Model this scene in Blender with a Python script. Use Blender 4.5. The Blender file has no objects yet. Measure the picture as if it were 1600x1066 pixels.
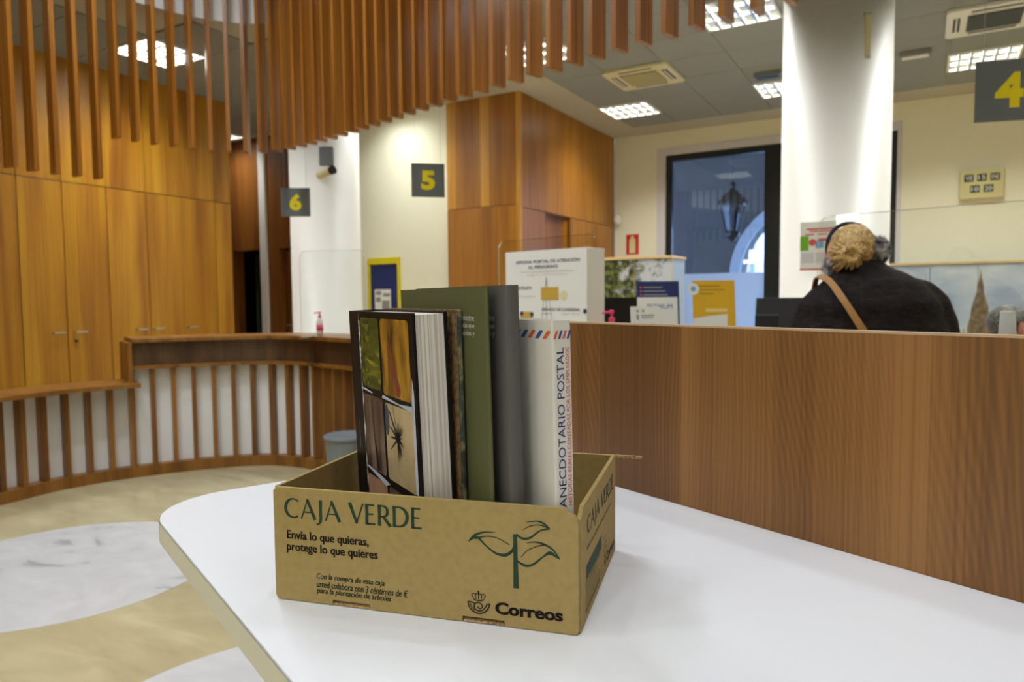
import bpy, bmesh, math, random
from mathutils import Vector, Matrix, noise
from math import sin, cos, pi, radians as R
random.seed(7)
D = bpy.data
COL = bpy.context.scene.collection
SC = bpy.context.scene

def S(r, g, b):
    f = lambda c: (c/255/12.92) if c/255 <= .04045 else ((c/255+.055)/1.055)**2.4
    return (f(r), f(g), f(b), 1)

# ------------------------------------------------------------------ camera
CAM_H = 1.37
pitch, roll = .0598, .0087
fw = Vector((0, cos(pitch), -sin(pitch))); rt0 = Vector((1, 0, 0)); up0 = Vector((0, sin(pitch), cos(pitch)))
rt = rt0*cos(roll)-up0*sin(roll); up = up0*cos(roll)+rt0*sin(roll)
cd = D.cameras.new('camera'); cam = D.objects.new('camera', cd); COL.objects.link(cam)
cd.sensor_width = 36; cd.lens = 36*1110/1600; cd.clip_start = .05; cd.clip_end = 200
cam.matrix_world = Matrix(((rt.x, up.x, -fw.x, 0), (rt.y, up.y, -fw.y, 0), (rt.z, up.z, -fw.z, CAM_H), (0, 0, 0, 1)))
cd.dof.use_dof = True; cd.dof.focus_distance = .67; cd.dof.aperture_fstop = 9.5
SC.camera = cam
SC.view_settings.view_transform = 'Standard'; SC.view_settings.look = 'None'
SC.view_settings.gamma = 1; SC.view_settings.use_curve_mapping = False
SC.view_settings.exposure = 0.0
# ------------------------------------------------------------------ sky: overcast blue dusk outside the windows
w = D.worlds.new('world'); SC.world = w; w.use_nodes = True
w.node_tree.nodes['Background'].inputs[0].default_value = (.36, .56, 1, 1)
w.node_tree.nodes['Background'].inputs[1].default_value = 15.0
PANEL_W = 41        # recessed louvre lights, watts
HALL_W = 7.8         # unseen downlights added to the raised hall ceiling
EDGE_W = 50         # louvre lights round the public hall, mostly added to brighten it
LIGHT_COL = (.98, 1, .95)
HALL_COL = (.88, .97, 1.08)

# ------------------------------------------------------------------ materials
def nodes(name):
    m = D.materials.new(name); m.use_nodes = True
    nt = m.node_tree; b = nt.nodes['Principled BSDF']
    return m, nt, b
def N(nt, t, **kw):
    n = nt.nodes.new(t)
    for k, v in kw.items(): setattr(n, k, v)
    return n
def plain(name, col, rough=.5, spec=.5, metal=0, noise_amt=0, nscale=8, bump=0, bscale=60, coat=0):
    m, nt, b = nodes(name)
    b.inputs['Base Color'].default_value = col; b.inputs['Roughness'].default_value = rough
    b.inputs['Specular IOR Level'].default_value = spec; b.inputs['Metallic'].default_value = metal
    b.inputs['Coat Weight'].default_value = coat
    tc = N(nt, 'ShaderNodeTexCoord')
    if noise_amt:
        n = N(nt, 'ShaderNodeTexNoise'); n.inputs['Scale'].default_value = nscale; n.inputs['Detail'].default_value = 5
        nt.links.new(tc.outputs['Object'], n.inputs['Vector'])
        mx = N(nt, 'ShaderNodeMix', data_type='RGBA')
        mx.inputs[6].default_value = tuple(c*(1-noise_amt) for c in col[:3])+(1,)
        mx.inputs[7].default_value = tuple(min(1, c*(1+noise_amt)) for c in col[:3])+(1,)
        nt.links.new(n.outputs['Fac'], mx.inputs[0]); nt.links.new(mx.outputs[2], b.inputs['Base Color'])
    if bump:
        n = N(nt, 'ShaderNodeTexNoise'); n.inputs['Scale'].default_value = bscale; n.inputs['Detail'].default_value = 4
        nt.links.new(tc.outputs['Object'], n.inputs['Vector'])
        bp = N(nt, 'ShaderNodeBump'); bp.inputs['Strength'].default_value = bump; bp.inputs['Distance'].default_value = .002
        nt.links.new(n.outputs['Fac'], bp.inputs['Height']); nt.links.new(bp.outputs['Normal'], b.inputs['Normal'])
    return m
def wood(name, c1, c2, c3, across=14, along=.7, fine=120, rough=.35, spec=.45, axis='Z', wave=0, board=0):
    """veneer: long grain along AXIS, broad tone drift, fine dark lines"""
    m, nt, b = nodes(name)
    b.inputs['Roughness'].default_value = rough; b.inputs['Specular IOR Level'].default_value = spec
    tc = N(nt, 'ShaderNodeTexCoord'); oi = N(nt, 'ShaderNodeObjectInfo')
    mul = N(nt, 'ShaderNodeVectorMath', operation='MULTIPLY'); mul.inputs[1].default_value = (7.3, 3.1, 5.7)
    nt.links.new(oi.outputs['Random'], mul.inputs[0])
    add = N(nt, 'ShaderNodeVectorMath', operation='ADD')
    nt.links.new(tc.outputs['Object'], add.inputs[0]); nt.links.new(mul.outputs[0], add.inputs[1])
    def grain(a, l, detail, dist=0):
        mp = N(nt, 'ShaderNodeMapping')
        sc = [a, a, a]; sc['XYZ'.index(axis)] = l
        mp.inputs['Scale'].default_value = sc
        nt.links.new(add.outputs[0], mp.inputs['Vector'])
        n = N(nt, 'ShaderNodeTexNoise'); n.inputs['Scale'].default_value = 1; n.inputs['Detail'].default_value = detail
        n.inputs['Distortion'].default_value = dist
        nt.links.new(mp.outputs[0], n.inputs['Vector']); return n
    g1 = grain(across, along, 3, .6); g2 = grain(fine, along*2.2, 2)
    rp = N(nt, 'ShaderNodeValToRGB'); e = rp.color_ramp.elements
    e[0].position = .3; e[0].color = c1; e[1].position = .72; e[1].color = c3
    k = rp.color_ramp.elements.new(.5); k.color = c2
    src = g1.outputs['Fac']
    if board:                                           # separate veneer leaves side by side
        sx = N(nt, 'ShaderNodeSeparateXYZ'); nt.links.new(tc.outputs['Object'], sx.inputs[0])
        q = N(nt, 'ShaderNodeMath', operation='MULTIPLY'); q.inputs[1].default_value = 1/board
        nt.links.new(sx.outputs['Y' if axis == 'Z' else 'X'], q.inputs[0])
        fl = N(nt, 'ShaderNodeMath', operation='FLOOR'); nt.links.new(q.outputs[0], fl.inputs[0])
        wn = N(nt, 'ShaderNodeTexWhiteNoise', noise_dimensions='1D'); nt.links.new(fl.outputs[0], wn.inputs['W'])
        mm = N(nt, 'ShaderNodeMath', operation='MULTIPLY_ADD'); mm.inputs[1].default_value = .22; 
        sub = N(nt, 'ShaderNodeMath', operation='SUBTRACT'); sub.inputs[1].default_value = .11
        nt.links.new(wn.outputs['Value'], mm.inputs[0]); nt.links.new(src, mm.inputs[2]); nt.links.new(mm.outputs[0], sub.inputs[0])
        src = sub.outputs[0]
    if wave:                                            # cathedral figure: fine growth lines bent by a slow warp
        mp = N(nt, 'ShaderNodeMapping'); mp.inputs['Scale'].default_value = (3.2, 3.2, 1.1)
        nt.links.new(tc.outputs['Object'], mp.inputs['Vector'])
        wn_ = N(nt, 'ShaderNodeTexNoise'); wn_.inputs['Scale'].default_value = 1; wn_.inputs['Detail'].default_value = 1.5
        nt.links.new(mp.outputs[0], wn_.inputs['Vector'])
        sp_ = N(nt, 'ShaderNodeSeparateXYZ'); nt.links.new(tc.outputs['Object'], sp_.inputs[0])
        ph = N(nt, 'ShaderNodeMath', operation='MULTIPLY_ADD'); ph.inputs[1].default_value = .34
        nt.links.new(wn_.outputs['Fac'], ph.inputs[0]); nt.links.new(sp_.outputs['Y'], ph.inputs[2])
        fq = N(nt, 'ShaderNodeMath', operation='MULTIPLY'); fq.inputs[1].default_value = 2*pi/wave; nt.links.new(ph.outputs[0], fq.inputs[0])
        sn = N(nt, 'ShaderNodeMath', operation='SINE'); nt.links.new(fq.outputs[0], sn.inputs[0])
        ma = N(nt, 'ShaderNodeMath', operation='MULTIPLY_ADD'); ma.inputs[1].default_value = .045
        nt.links.new(sn.outputs[0], ma.inputs[0]); nt.links.new(src, ma.inputs[2])
        src = ma.outputs[0]
    nt.links.new(src, rp.inputs['Fac'])
    mx = N(nt, 'ShaderNodeMix', data_type='RGBA', blend_type='MULTIPLY'); 
    r2 = N(nt, 'ShaderNodeValToRGB'); r2.color_ramp.elements[0].position = .35; r2.color_ramp.elements[0].color = (.62, .55, .5, 1)
    r2.color_ramp.elements[1].position = .55; r2.color_ramp.elements[1].color = (1, 1, 1, 1)
    nt.links.new(g2.outputs['Fac'], r2.inputs['Fac'])
    mx.inputs[0].default_value = .55
    nt.links.new(rp.outputs['Color'], mx.inputs[6]); nt.links.new(r2.outputs['Color'], mx.inputs[7])
    nt.links.new(mx.outputs[2], b.inputs['Base Color'])
    return m
def emit(name, col, st):
    m, nt, b = nodes(name)
    b.inputs['Base Color'].default_value = col; b.inputs['Emission Color'].default_value = col; b.inputs['Emission Strength'].default_value = st
    return m
def glass(name, tint=(1, 1, 1, 1), refl=1.0, ior=1.5):
    m = D.materials.new(name); m.use_nodes = True; nt = m.node_tree
    nt.nodes.remove(nt.nodes['Principled BSDF']); out = nt.nodes['Material Output']
    t = N(nt, 'ShaderNodeBsdfTransparent'); t.inputs[0].default_value = tint
    g = N(nt, 'ShaderNodeBsdfGlossy'); g.inputs['Roughness'].default_value = .0; g.inputs['Color'].default_value = (refl, refl, refl, 1)
    f = N(nt, 'ShaderNodeFresnel'); f.inputs['IOR'].default_value = ior
    mx = N(nt, 'ShaderNodeMixShader')
    nt.links.new(f.outputs[0], mx.inputs[0]); nt.links.new(t.outputs[0], mx.inputs[1]); nt.links.new(g.outputs[0], mx.inputs[2])
    nt.links.new(mx.outputs[0], out.inputs[0]); return m
def milky(name, col, f):
    m = D.materials.new(name); m.use_nodes = True; nt = m.node_tree
    nt.nodes.remove(nt.nodes['Principled BSDF'])
    t = N(nt, 'ShaderNodeBsdfTransparent'); d = N(nt, 'ShaderNodeBsdfDiffuse'); d.inputs[0].default_value = col
    mx = N(nt, 'ShaderNodeMixShader'); mx.inputs[0].default_value = f
    nt.links.new(t.outputs[0], mx.inputs[1]); nt.links.new(d.outputs[0], mx.inputs[2]); nt.links.new(mx.outputs[0], nt.nodes['Material Output'].inputs[0]); return m
def ramp_mat(name, stops, scale=(1, 1, 1), nscale=4, detail=4, rough=.5, dist=0, spec=.4):
    m, nt, b = nodes(name); b.inputs['Roughness'].default_value = rough; b.inputs['Specular IOR Level'].default_value = spec
    tc = N(nt, 'ShaderNodeTexCoord'); mp = N(nt, 'ShaderNodeMapping'); mp.inputs['Scale'].default_value = scale
    n = N(nt, 'ShaderNodeTexNoise'); n.inputs['Scale'].default_value = nscale; n.inputs['Detail'].default_value = detail; n.inputs['Distortion'].default_value = dist
    rp = N(nt, 'ShaderNodeValToRGB'); e = rp.color_ramp.elements
    e[0].position, e[0].color = stops[0]; e[1].position, e[1].color = stops[-1]
    for p, c in stops[1:-1]:
        k = e.new(p); k.color = c
    nt.links.new(tc.outputs['Object'], mp.inputs[0]); nt.links.new(mp.outputs[0], n.inputs['Vector'])
    nt.links.new(n.outputs['Fac'], rp.inputs['Fac']); nt.links.new(rp.outputs['Color'], b.inputs['Base Color'])
    return m
def flat(name, col, rough=.6): return plain(name, col, rough, .3)

mat = {}
mat['slat'] = wood('slat_wood', S(120, 70, 18), S(157, 98, 31), S(181, 122, 45), across=26, along=.5, fine=240, rough=.3, spec=.55)
mat['panel'] = wood('panel_wood', S(146, 90, 18), S(178, 121, 27), S(198, 146, 36), across=5, along=.35, fine=90, rough=.38)
mat['panel_pale'] = wood('panel_wood_pale', S(190, 132, 44), S(204, 146, 54), S(212, 156, 62), across=5, along=.35, fine=90, rough=.38)
mat['partition'] = wood('partition_wood', S(111, 74, 35), S(141, 96, 48), S(159, 112, 60), across=9, along=.22, fine=260, rough=.4, wave=.0075, board=.16)
mat['counter_wood'] = wood('counter_wood', S(112, 70, 22), S(142, 93, 34), S(160, 110, 46), across=9, along=.6, fine=120, rough=.35)
mat['dark_band'] = wood('dark_band_wood', S(66, 44, 26), S(84, 58, 34), S(100, 72, 44), across=6, along=2, fine=60, rough=.4)
mat['dark_wood'] = wood('dark_wood', S(104, 60, 22), S(132, 80, 30), S(150, 94, 38), across=6, along=.4, fine=90, rough=.4)
mat['core_wood'] = wood('core_wood', S(138, 85, 21), S(164, 106, 27), S(180, 123, 37), across=6, along=.35, fine=90, rough=.36)
mat['cream_wall'] = plain('cream_wall', S(240, 236, 212), .8, .2, noise_amt=.02, nscale=1.5, bump=.05)
mat['white_paint'] = plain('white_paint', S(232, 228, 220), .7, .2, bump=.04)
mat['column_paint'] = plain('column_paint', S(232, 228, 222), .42, .35, noise_amt=.015, nscale=2)
mat['ceiling'] = plain('ceiling_paint', S(186, 180, 164), .85, .15)
mat['tile'] = plain('ceiling_tile', S(146, 147, 143), .85, .15, noise_amt=.03, nscale=140, bump=.15, bscale=220)
mat['floor'] = ramp_mat('beige_marble', [(.3, S(172, 157, 120)), (.5, S(188, 174, 135)), (.7, S(202, 189, 152))], (1, 3, 1), 1.6, 6, .28, 1.2)
mat['marble'] = ramp_mat('white_marble', [(.30, S(166, 166, 166)), (.40, S(200, 198, 197)), (.7, S(212, 210, 210))], (1, 1.6, 1), 2.6, 7, .25, 1.4)
mat['laminate'] = plain('white_laminate', S(236, 236, 240), .32, .45)
mat['edge'] = plain('cream_edge_band', S(226, 222, 206), .5, .4)
mat['card'] = ramp_mat('kraft_cardboard', [(.3, S(164, 140, 89)), (.5, S(170, 146, 94)), (.7, S(174, 150, 98))], (1, 1, 1), 130, 5, .8, 0, .15)
mat['card_edge'] = ramp_mat('cardboard_edge', [(.3, S(120, 92, 56)), (.6, S(196, 164, 116))], (1, 1, 1), 400, 2, .85, 0, .1)
mat['green_ink'] = flat('green_ink', S(38, 66, 48), .7)
mat['black_ink'] = flat('black_ink', S(40, 34, 28), .7)
mat['white_panel'] = plain('white_counter_panel', S(243, 240, 236), .45, .4)
mat['black_frame'] = plain('black_window_frame', S(22, 24, 22), .4, .4)
mat['alu'] = plain('aluminium', S(190, 190, 188), .3, .5, .9)
mat['white_plastic'] = plain('white_plastic', S(228, 226, 220), .4, .4)
mat['cream_plastic'] = plain('cream_plastic', S(214, 204, 160), .4, .4)
mat['black_plastic'] = plain('black_plastic', S(20, 20, 21), .4, .4)
mat['grey_plastic'] = plain('grey_plastic', S(120, 126, 130), .45, .4)
mat['pink_plastic'] = plain('pink_plastic', S(236, 70, 120), .35, .4)
mat['clear_plastic'] = glass('clear_plastic', (.93, .93, .90, 1), .8, 1.35)
mat['acrylic'] = glass('acrylic_sheet', (.975, .985, .98, 1), 1, 1.42)
mat['acrylic_edge'] = plain('acrylic_edge', S(176, 190, 186), .2, .5)
mat['window_glass'] = glass('window_glass', (.78, .82, .86, 1), 1, 1.6)
mat['sign'] = plain('sign_grey', S(104, 108, 107), .45, .4)
mat['yellow'] = plain('sign_yellow', S(232, 212, 0), .5, .4)
mat['paper'] = plain('white_paper', S(238, 236, 228), .75, .2)
mat['pages'] = ramp_mat('page_block', [(.25, S(150, 140, 128)), (.42, S(214, 204, 194)), (.6, S(234, 226, 218))], (900, 1, 1.5), 1, 2, .8, 0, .1)
mat['navy'] = flat('navy_print', S(44, 54, 104)); mat['blue'] = flat('blue_print', S(58, 84, 150)); mat['red'] = flat('red_print', S(206, 44, 36))
mat['red_soft'] = flat('red_soft_print', S(214, 92, 84)); mat['gold'] = flat('gold_print', S(228, 178, 40)); mat['orange'] = flat('orange_print', S(222, 98, 56))
mat['grey_ink'] = flat('grey_print', S(150, 148, 146)); mat['white_ink'] = flat('white_print', S(216, 214, 206)); mat['green_print'] = flat('green_print', S(120, 178, 48))
mat['sky_blue'] = flat('sky_blue_print', S(112, 172, 214)); mat['pink_print'] = flat('pink_print', S(226, 120, 150))
mat['dark_void'] = plain('dark_recess', S(18, 18, 16), .8, .1)  # near-black colour stands in for the shade inside doorways
mat['dark_green_door'] = plain('grey_green_door', S(70, 82, 74), .5, .3)

# ------------------------------------------------------------------ mesh helpers
class G:
    def __init__(s): s.v = []; s.f = []
    def add(s, vs, fs):
        o = len(s.v); s.v += [tuple(p) for p in vs]; s.f += [tuple(i+o for i in f) for f in fs]; return s
    def box(s, x0, x1, y0, y1, z0, z1, M=None):
        vs = [Vector((x, y, z)) for z in (z0, z1) for y in (y0, y1) for x in (x0, x1)]
        if M is not None: vs = [M @ p for p in vs]
        return s.add(vs, [(0, 2, 3, 1), (4, 5, 7, 6), (0, 1, 5, 4), (2, 6, 7, 3), (0, 4, 6, 2), (1, 3, 7, 5)])
    def prism(s, pts, z0, z1, M=None, cap=True):
        n = len(pts); vs = [Vector((p[0], p[1], z0)) for p in pts]+[Vector((p[0], p[1], z1)) for p in pts]
        if M is not None: vs = [M @ p for p in vs]
        fs = [(i, (i+1) % n, (i+1) % n+n, i+n) for i in range(n)]
        if cap: fs += [tuple(range(n-1, -1, -1)), tuple(range(n, 2*n))]
        return s.add(vs, fs)
    def tube(s, path, rad, seg=10, cap=True, ref=(0, 0, 1)):
        path = [Vector(p) for p in path]; n = len(path); rs = rad if isinstance(rad, (list, tuple)) else [rad]*n
        vs = []
        for i, p in enumerate(path):
            t = (path[min(i+1, n-1)]-path[max(i-1, 0)]).normalized()
            rf = Vector(ref) if abs(t.dot(Vector(ref))) < .95 else Vector((1, 0, 0))
            a = t.cross(rf).normalized(); b = t.cross(a)
            for k in range(seg):
                th = 2*pi*k/seg; vs.append(p+(a*cos(th)+b*sin(th))*rs[i])
        fs = [(i*seg+k, i*seg+(k+1) % seg, (i+1)*seg+(k+1) % seg, (i+1)*seg+k) for i in range(n-1) for k in range(seg)]
        if cap: fs += [tuple(range(seg-1, -1, -1)), tuple((n-1)*seg+k for k in range(seg))]
        return s.add(vs, fs)
    def lathe(s, prof, seg=24, c=(0, 0, 0), sx=1, sy=1):
        n = len(prof); vs = []
        for r, z in prof:
            for k in range(seg):
                th = 2*pi*k/seg; vs.append((c[0]+r*cos(th)*sx, c[1]+r*sin(th)*sy, c[2]+z))
        fs = [(i*seg+k, i*seg+(k+1) % seg, (i+1)*seg+(k+1) % seg, (i+1)*seg+k) for i in range(n-1) for k in range(seg)]
        fs += [tuple(range(seg-1, -1, -1)), tuple((n-1)*seg+k for k in range(seg))]
        return s.add(vs, fs)
    def ell(s, c, r, seg=20, rings=12, M=None, fn=None):
        vs = []; 
        for i in range(rings+1):
            ph = pi*i/rings
            for k in range(seg):
                th = 2*pi*k/seg; d = Vector((sin(ph)*cos(th), sin(ph)*sin(th), cos(ph)))
                q = fn(d) if fn else 1
                p = Vector((d.x*r[0]*q, d.y*r[1]*q, d.z*r[2]*q))
                if M is not None: p = M @ p
                vs.append(p+Vector(c))
        fs = [(i*seg+k, (i+1)*seg+k, (i+1)*seg+(k+1) % seg, i*seg+(k+1) % seg) for i in range(rings) for k in range(seg)]
        return s.add(vs, fs)
    def poly(s, pts): return s.add(pts, [tuple(range(len(pts)))])
def ribbon2(pts, ws):
    """flat stroke in 2-D: list of quads"""
    pts = [Vector(p).to_2d() for p in pts]; n = len(pts); ws = ws if isinstance(ws, (list, tuple)) else [ws]*n
    L = []; Rr = []
    for i in range(n):
        t = (pts[min(i+1, n-1)]-pts[max(i-1, 0)]).normalized(); q = Vector((-t.y, t.x))*ws[i]/2
        L.append(pts[i]+q); Rr.append(pts[i]-q)
    return [(L[i], Rr[i], Rr[i+1], L[i+1]) for i in range(n-1)]
def spline(pts, k=8, closed=False):
    pts = [Vector(p) for p in pts]; n = len(pts); out = []
    rng = range(n) if closed else range(n-1)
    for i in rng:
        P = [pts[(i+j) % n] if closed else pts[max(0, min(n-1, i+j))] for j in (-1, 0, 1, 2)]
        for q in range(k):
            t = q/k
            out.append(.5*((2*P[1])+(P[2]-P[0])*t+(2*P[0]-5*P[1]+4*P[2]-P[3])*t*t+(3*P[1]-P[0]-3*P[2]+P[3])*t**3))
    if not closed: out.append(pts[-1])
    return out
def link(o): COL.objects.link(o); return o
def tag(o, label=None, cat=None, group=None, kind=None):
    if label: o['label'] = label
    if cat: o['category'] = cat
    if group: o['group'] = group
    if kind: o['kind'] = kind
    return o
def thing(name, label, cat, loc=(0, 0, 0), rotz=0, group=None):
    o = D.objects.new(name, None); link(o); o.location = loc; o.rotation_euler = (0, 0, rotz); o.empty_display_size = .1
    return tag(o, label, cat, group)
def mesh(name, g, m, parent=None, smooth=False, bevel=0, loc=None, rotz=0, fix=True):
    me = D.meshes.new(name); me.from_pydata([tuple(v) for v in g.v], [], g.f)
    if fix:
        bm = bmesh.new(); bm.from_mesh(me); bmesh.ops.recalc_face_normals(bm, faces=bm.faces); bm.to_mesh(me); bm.free()
    if m is not None: me.materials.append(mat[m] if isinstance(m, str) else m)
    o = D.objects.new(name, me); link(o)
    if parent: o.parent = parent
    if loc: o.location = loc
    o.rotation_euler = (0, 0, rotz)
    if smooth:
        for p in me.polygons: p.use_smooth = True
    if bevel:
        b = o.modifiers.new('bevel', 'BEVEL'); b.width = bevel; b.segments = 2; b.limit_method = 'ANGLE'
    return o
def copy(o, parent=None):
    c = o.copy(); link(c); c.parent = parent; return c
def copy_tree(o, parent=None):
    c = copy(o, parent)
    for ch in o.children: copy_tree(ch, c)
    return c
def struct(o, label=None): 
    o['kind'] = 'structure'
    if label: o['label'] = label
    return o
def text_polys(body, bold=0, shear=0, spacing=1.0):
    cu = D.curves.new('t', 'FONT'); cu.body = body; cu.size = 1; cu.offset = bold; cu.shear = shear; cu.space_character = spacing
    cu.resolution_u = 3; cu.fill_mode = 'FRONT'
    ob = D.objects.new('t', cu); link(ob)
    bpy.context.view_layer.update()
    dg = bpy.context.evaluated_depsgraph_get()
    me = D.meshes.new_from_object(ob.evaluated_get(dg))
    vs = [v.co.to_2d() for v in me.vertices]; fs = [tuple(p.vertices) for p in me.polygons]
    D.objects.remove(ob); D.curves.remove(cu); D.meshes.remove(me)
    return vs, fs
def print_mesh(name, vs, fs, m, parent, o, right, upv, eps=.0003):
    o, right, upv = Vector(o), Vector(right).normalized(), Vector(upv).normalized(); nrm = right.cross(upv)
    g = G(); g.add([o+right*v[0]+upv*v[1]+nrm*eps for v in vs], fs)
    return mesh(name, g, m, parent, fix=False)
def text(name, body, m, parent, o, right, upv, w, h=None, bold=0, shear=0, eps=.0003, spacing=1.0, heavy=0):
    """print BODY so that its ink box starts at O and is W wide (H high)"""
    vs, fs = text_polys(body, bold, shear, spacing)
    if not vs: return None
    x0 = min(v.x for v in vs); x1 = max(v.x for v in vs); y0 = min(v.y for v in vs); y1 = max(v.y for v in vs)
    sx = w/(x1-x0); sy = (h/(y1-y0)) if h else sx
    pv = [((v.x-x0)*sx, (v.y-y0)*sy) for v in vs]
    if heavy:                                            # bolder ink: the same glyphs struck three times
        n = len(pv); pv = [(p[0]+dx, p[1]) for dx in (-heavy, 0, heavy) for p in pv]; fs = [tuple(i+k*n for i in f) for k in range(3) for f in fs]
    return print_mesh(name, pv, fs, m, parent, o, right, upv, eps)
def polys(name, quads, m, parent, o, right, upv, eps=.0003):
    vs = []; fs = []
    for q in quads:
        fs.append(tuple(range(len(vs), len(vs)+len(q)))); vs += [tuple(p)[:2] for p in q]
    # make every face wind counter-clockwise
    out = []
    for f in fs:
        a = sum(vs[f[i]][0]*vs[f[(i+1) % len(f)]][1]-vs[f[(i+1) % len(f)]][0]*vs[f[i]][1] for i in range(len(f)))
        out.append(f if a > 0 else tuple(reversed(f)))
    return print_mesh(name, vs, out, m, parent, o, right, upv, eps)
def rect(x0, x1, y0, y1): return [(x0, y0), (x1, y0), (x1, y1), (x0, y1)]
def circle(cx, cy, r, n=20, a0=0, a1=2*pi): return [(cx+r*cos(a0+(a1-a0)*i/n), cy+r*sin(a0+(a1-a0)*i/n)) for i in range(n)]

# room axes: u = away to the right (30 deg), v = away to the left; room-local coordinates are (X=-pv, Y=pu)
RZ = -pi/6
def UV(pu, pv): return (.5*pu-.8660254*pv, .8660254*pu+.5*pv)
ZC = 3.67
# ------------------------------------------------------------------ plan curve of counter and slat screen
SLAT_PATH = spline([(-3.52, 4.25), (-3.42, 4.55), (-3.28, 4.9), (-3.06, 5.2), (-2.8, 5.53), (-2.5, 5.82), (-2.15, 5.95), (-1.8, 5.83), (-1.4, 5.49), (-1.04, 5.14), (-.62, 4.70), (-.2, 4.29), (.34, 3.79), (.84, 3.32), (1.17, 3.04), (1.66, 2.6)], 10)
CNT_PATH = spline([(-3.50, 4.69), (-3.43, 4.83), (-3.29, 5.12), (-2.99, 5.43), (-2.55, 5.70), (-2.1, 5.84), (-1.74, 5.75), (-1.4, 5.46), (-1.04, 5.10), (-.62, 4.68), (-.2, 4.26), (.34, 3.76), (.84, 3.29), (1.17, 3.00), (2.0, 2.24)], 12)
def arclen(path):
    L = [0]
    for a, b in zip(path, path[1:]): L.append(L[-1]+(Vector(b)-Vector(a)).length)
    return L
def at_len(path, L, s):
    i = 0
    while i < len(L)-2 and L[i+1] < s: i += 1
    k = (s-L[i])/(L[i+1]-L[i]); p = Vector(path[i]).lerp(Vector(path[i+1]), k); t = (Vector(path[i+1])-Vector(path[i])).normalized()
    return p, t
def offset(path, d):
    out = []
    n = len(path)
    for i in range(n):
        t = (Vector(path[min(i+1, n-1)])-Vector(path[max(i-1, 0)])).normalized(); out.append(Vector(path[i])+Vector((-t.y, t.x))*d)
    return out                                            # +d = left of travel = away from the hall
def sweep(path, d0, d1, z0, z1, g=None):
    g = g or G(); A = offset(path, d0); B = offset(path, d1); n = len(path)
    vs = [(p.x, p.y, z) for p, z in [(q, z) for i in range(n) for q, z in ((A[i], z0), (B[i], z0), (B[i], z1), (A[i], z1))]]
    fs = [(4*i+k, 4*i+(k+1) % 4, 4*i+4+(k+1) % 4, 4*i+4+k) for i in range(n-1) for k in range(4)]+[(0, 1, 2, 3), (4*n-1, 4*n-2, 4*n-3, 4*n-4)]
    return g.add(vs, fs)
def cut(path, s0, s1, step=.06):
    L = arclen(path); n = max(2, int((s1-s0)/step)); return [at_len(path, L, s0+(s1-s0)*i/n)[0] for i in range(n+1)]

# ================================================================== SHELL
def rm(name, g, m, label=None, parent=None, **kw):
    o = mesh(name, g, m, parent, rotz=0 if parent else RZ, **kw)
    if not parent: struct(o, label)
    return o
fl = rm('floor', G().box(-9.4, 5.3, -5.2, 10.1, -.1, 0), 'floor')
for cx, cy, r, nm in ((-2.33, 3.6, .75, 'marble_disc'), (-.70, 2.10, .75, 'marble_disc')):
    p = Vector((cx, cy)); X = p.x*cos(-RZ)-p.y*sin(-RZ); Y = p.x*sin(-RZ)+p.y*cos(-RZ)
    mesh(nm, G().prism(circle(X, Y, r, 64), -.02, .0015), 'marble', fl)
# window wall, pu = 9.82
WU = 9.82; wa, wb, wz0, wz1 = -3.16, -.30, .45, 3.35        # opening in local X
g = G().box(-3.92, wa, WU, WU+.35, 0, ZC).box(wb, 5.2, WU, WU+.35, 0, ZC).box(wa, wb, WU, WU+.35, wz1, ZC).box(wa, wb, WU, WU+.35, 0, wz0)
wfront = rm('wall_front', g, 'cream_wall')
g = G().box(wa-.12, wa, WU-.015, WU, wz0, wz1+.1).box(wb, wb+.05, WU-.015, WU, wz0, wz1+.1).box(wa, wb, WU-.015, WU, wz1, wz1+.1)
rm('trim_1', g, plain('window_trim', S(214, 210, 214), .6))
win = rm('window_1', G().box(wa, wa+.08, WU+.02, WU+.12, wz0, wz1).box(wb-.08, wb, WU+.02, WU+.12, wz0, wz1).box(wa+.08, wb-.08, WU+.02, WU+.12, wz1-.08, wz1).box(wa+.08, wb-.08, WU+.02, WU+.12, wz0, wz0+.08)
         .box(-1.83, -1.63, WU+.02, WU+.12, wz0+.08, wz1-.08), 'black_frame')
for a, b in ((wa+.08, -1.83), (-1.63, wb-.08)):
    mesh('pane', G().box(a, b, WU+.06, WU+.068, wz0+.08, wz1-.08), 'window_glass', win)
    m, nt, bs = nodes('frosted_film'); bs.inputs['Base Color'].default_value = (.82, .9, 1, 1); bs.inputs['Roughness'].default_value = .6
    tr = N(nt, 'ShaderNodeBsdfTranslucent'); tr.inputs[0].default_value = (.9, .95, 1, 1)
    mxs = N(nt, 'ShaderNodeMixShader'); mxs.inputs[0].default_value = .85
    nt.links.new(bs.outputs[0], mxs.inputs[1]); nt.links.new(tr.outputs[0], mxs.inputs[2]); nt.links.new(mxs.outputs[0], nt.nodes['Material Output'].inputs[0])
    f = mesh('frosted_film', G().box(a+.01, b-.01, WU+.056, WU+.059, wz0+.08, 1.69), m, win); f['label'] = 'pale blue frosted film on lower pane'
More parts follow.
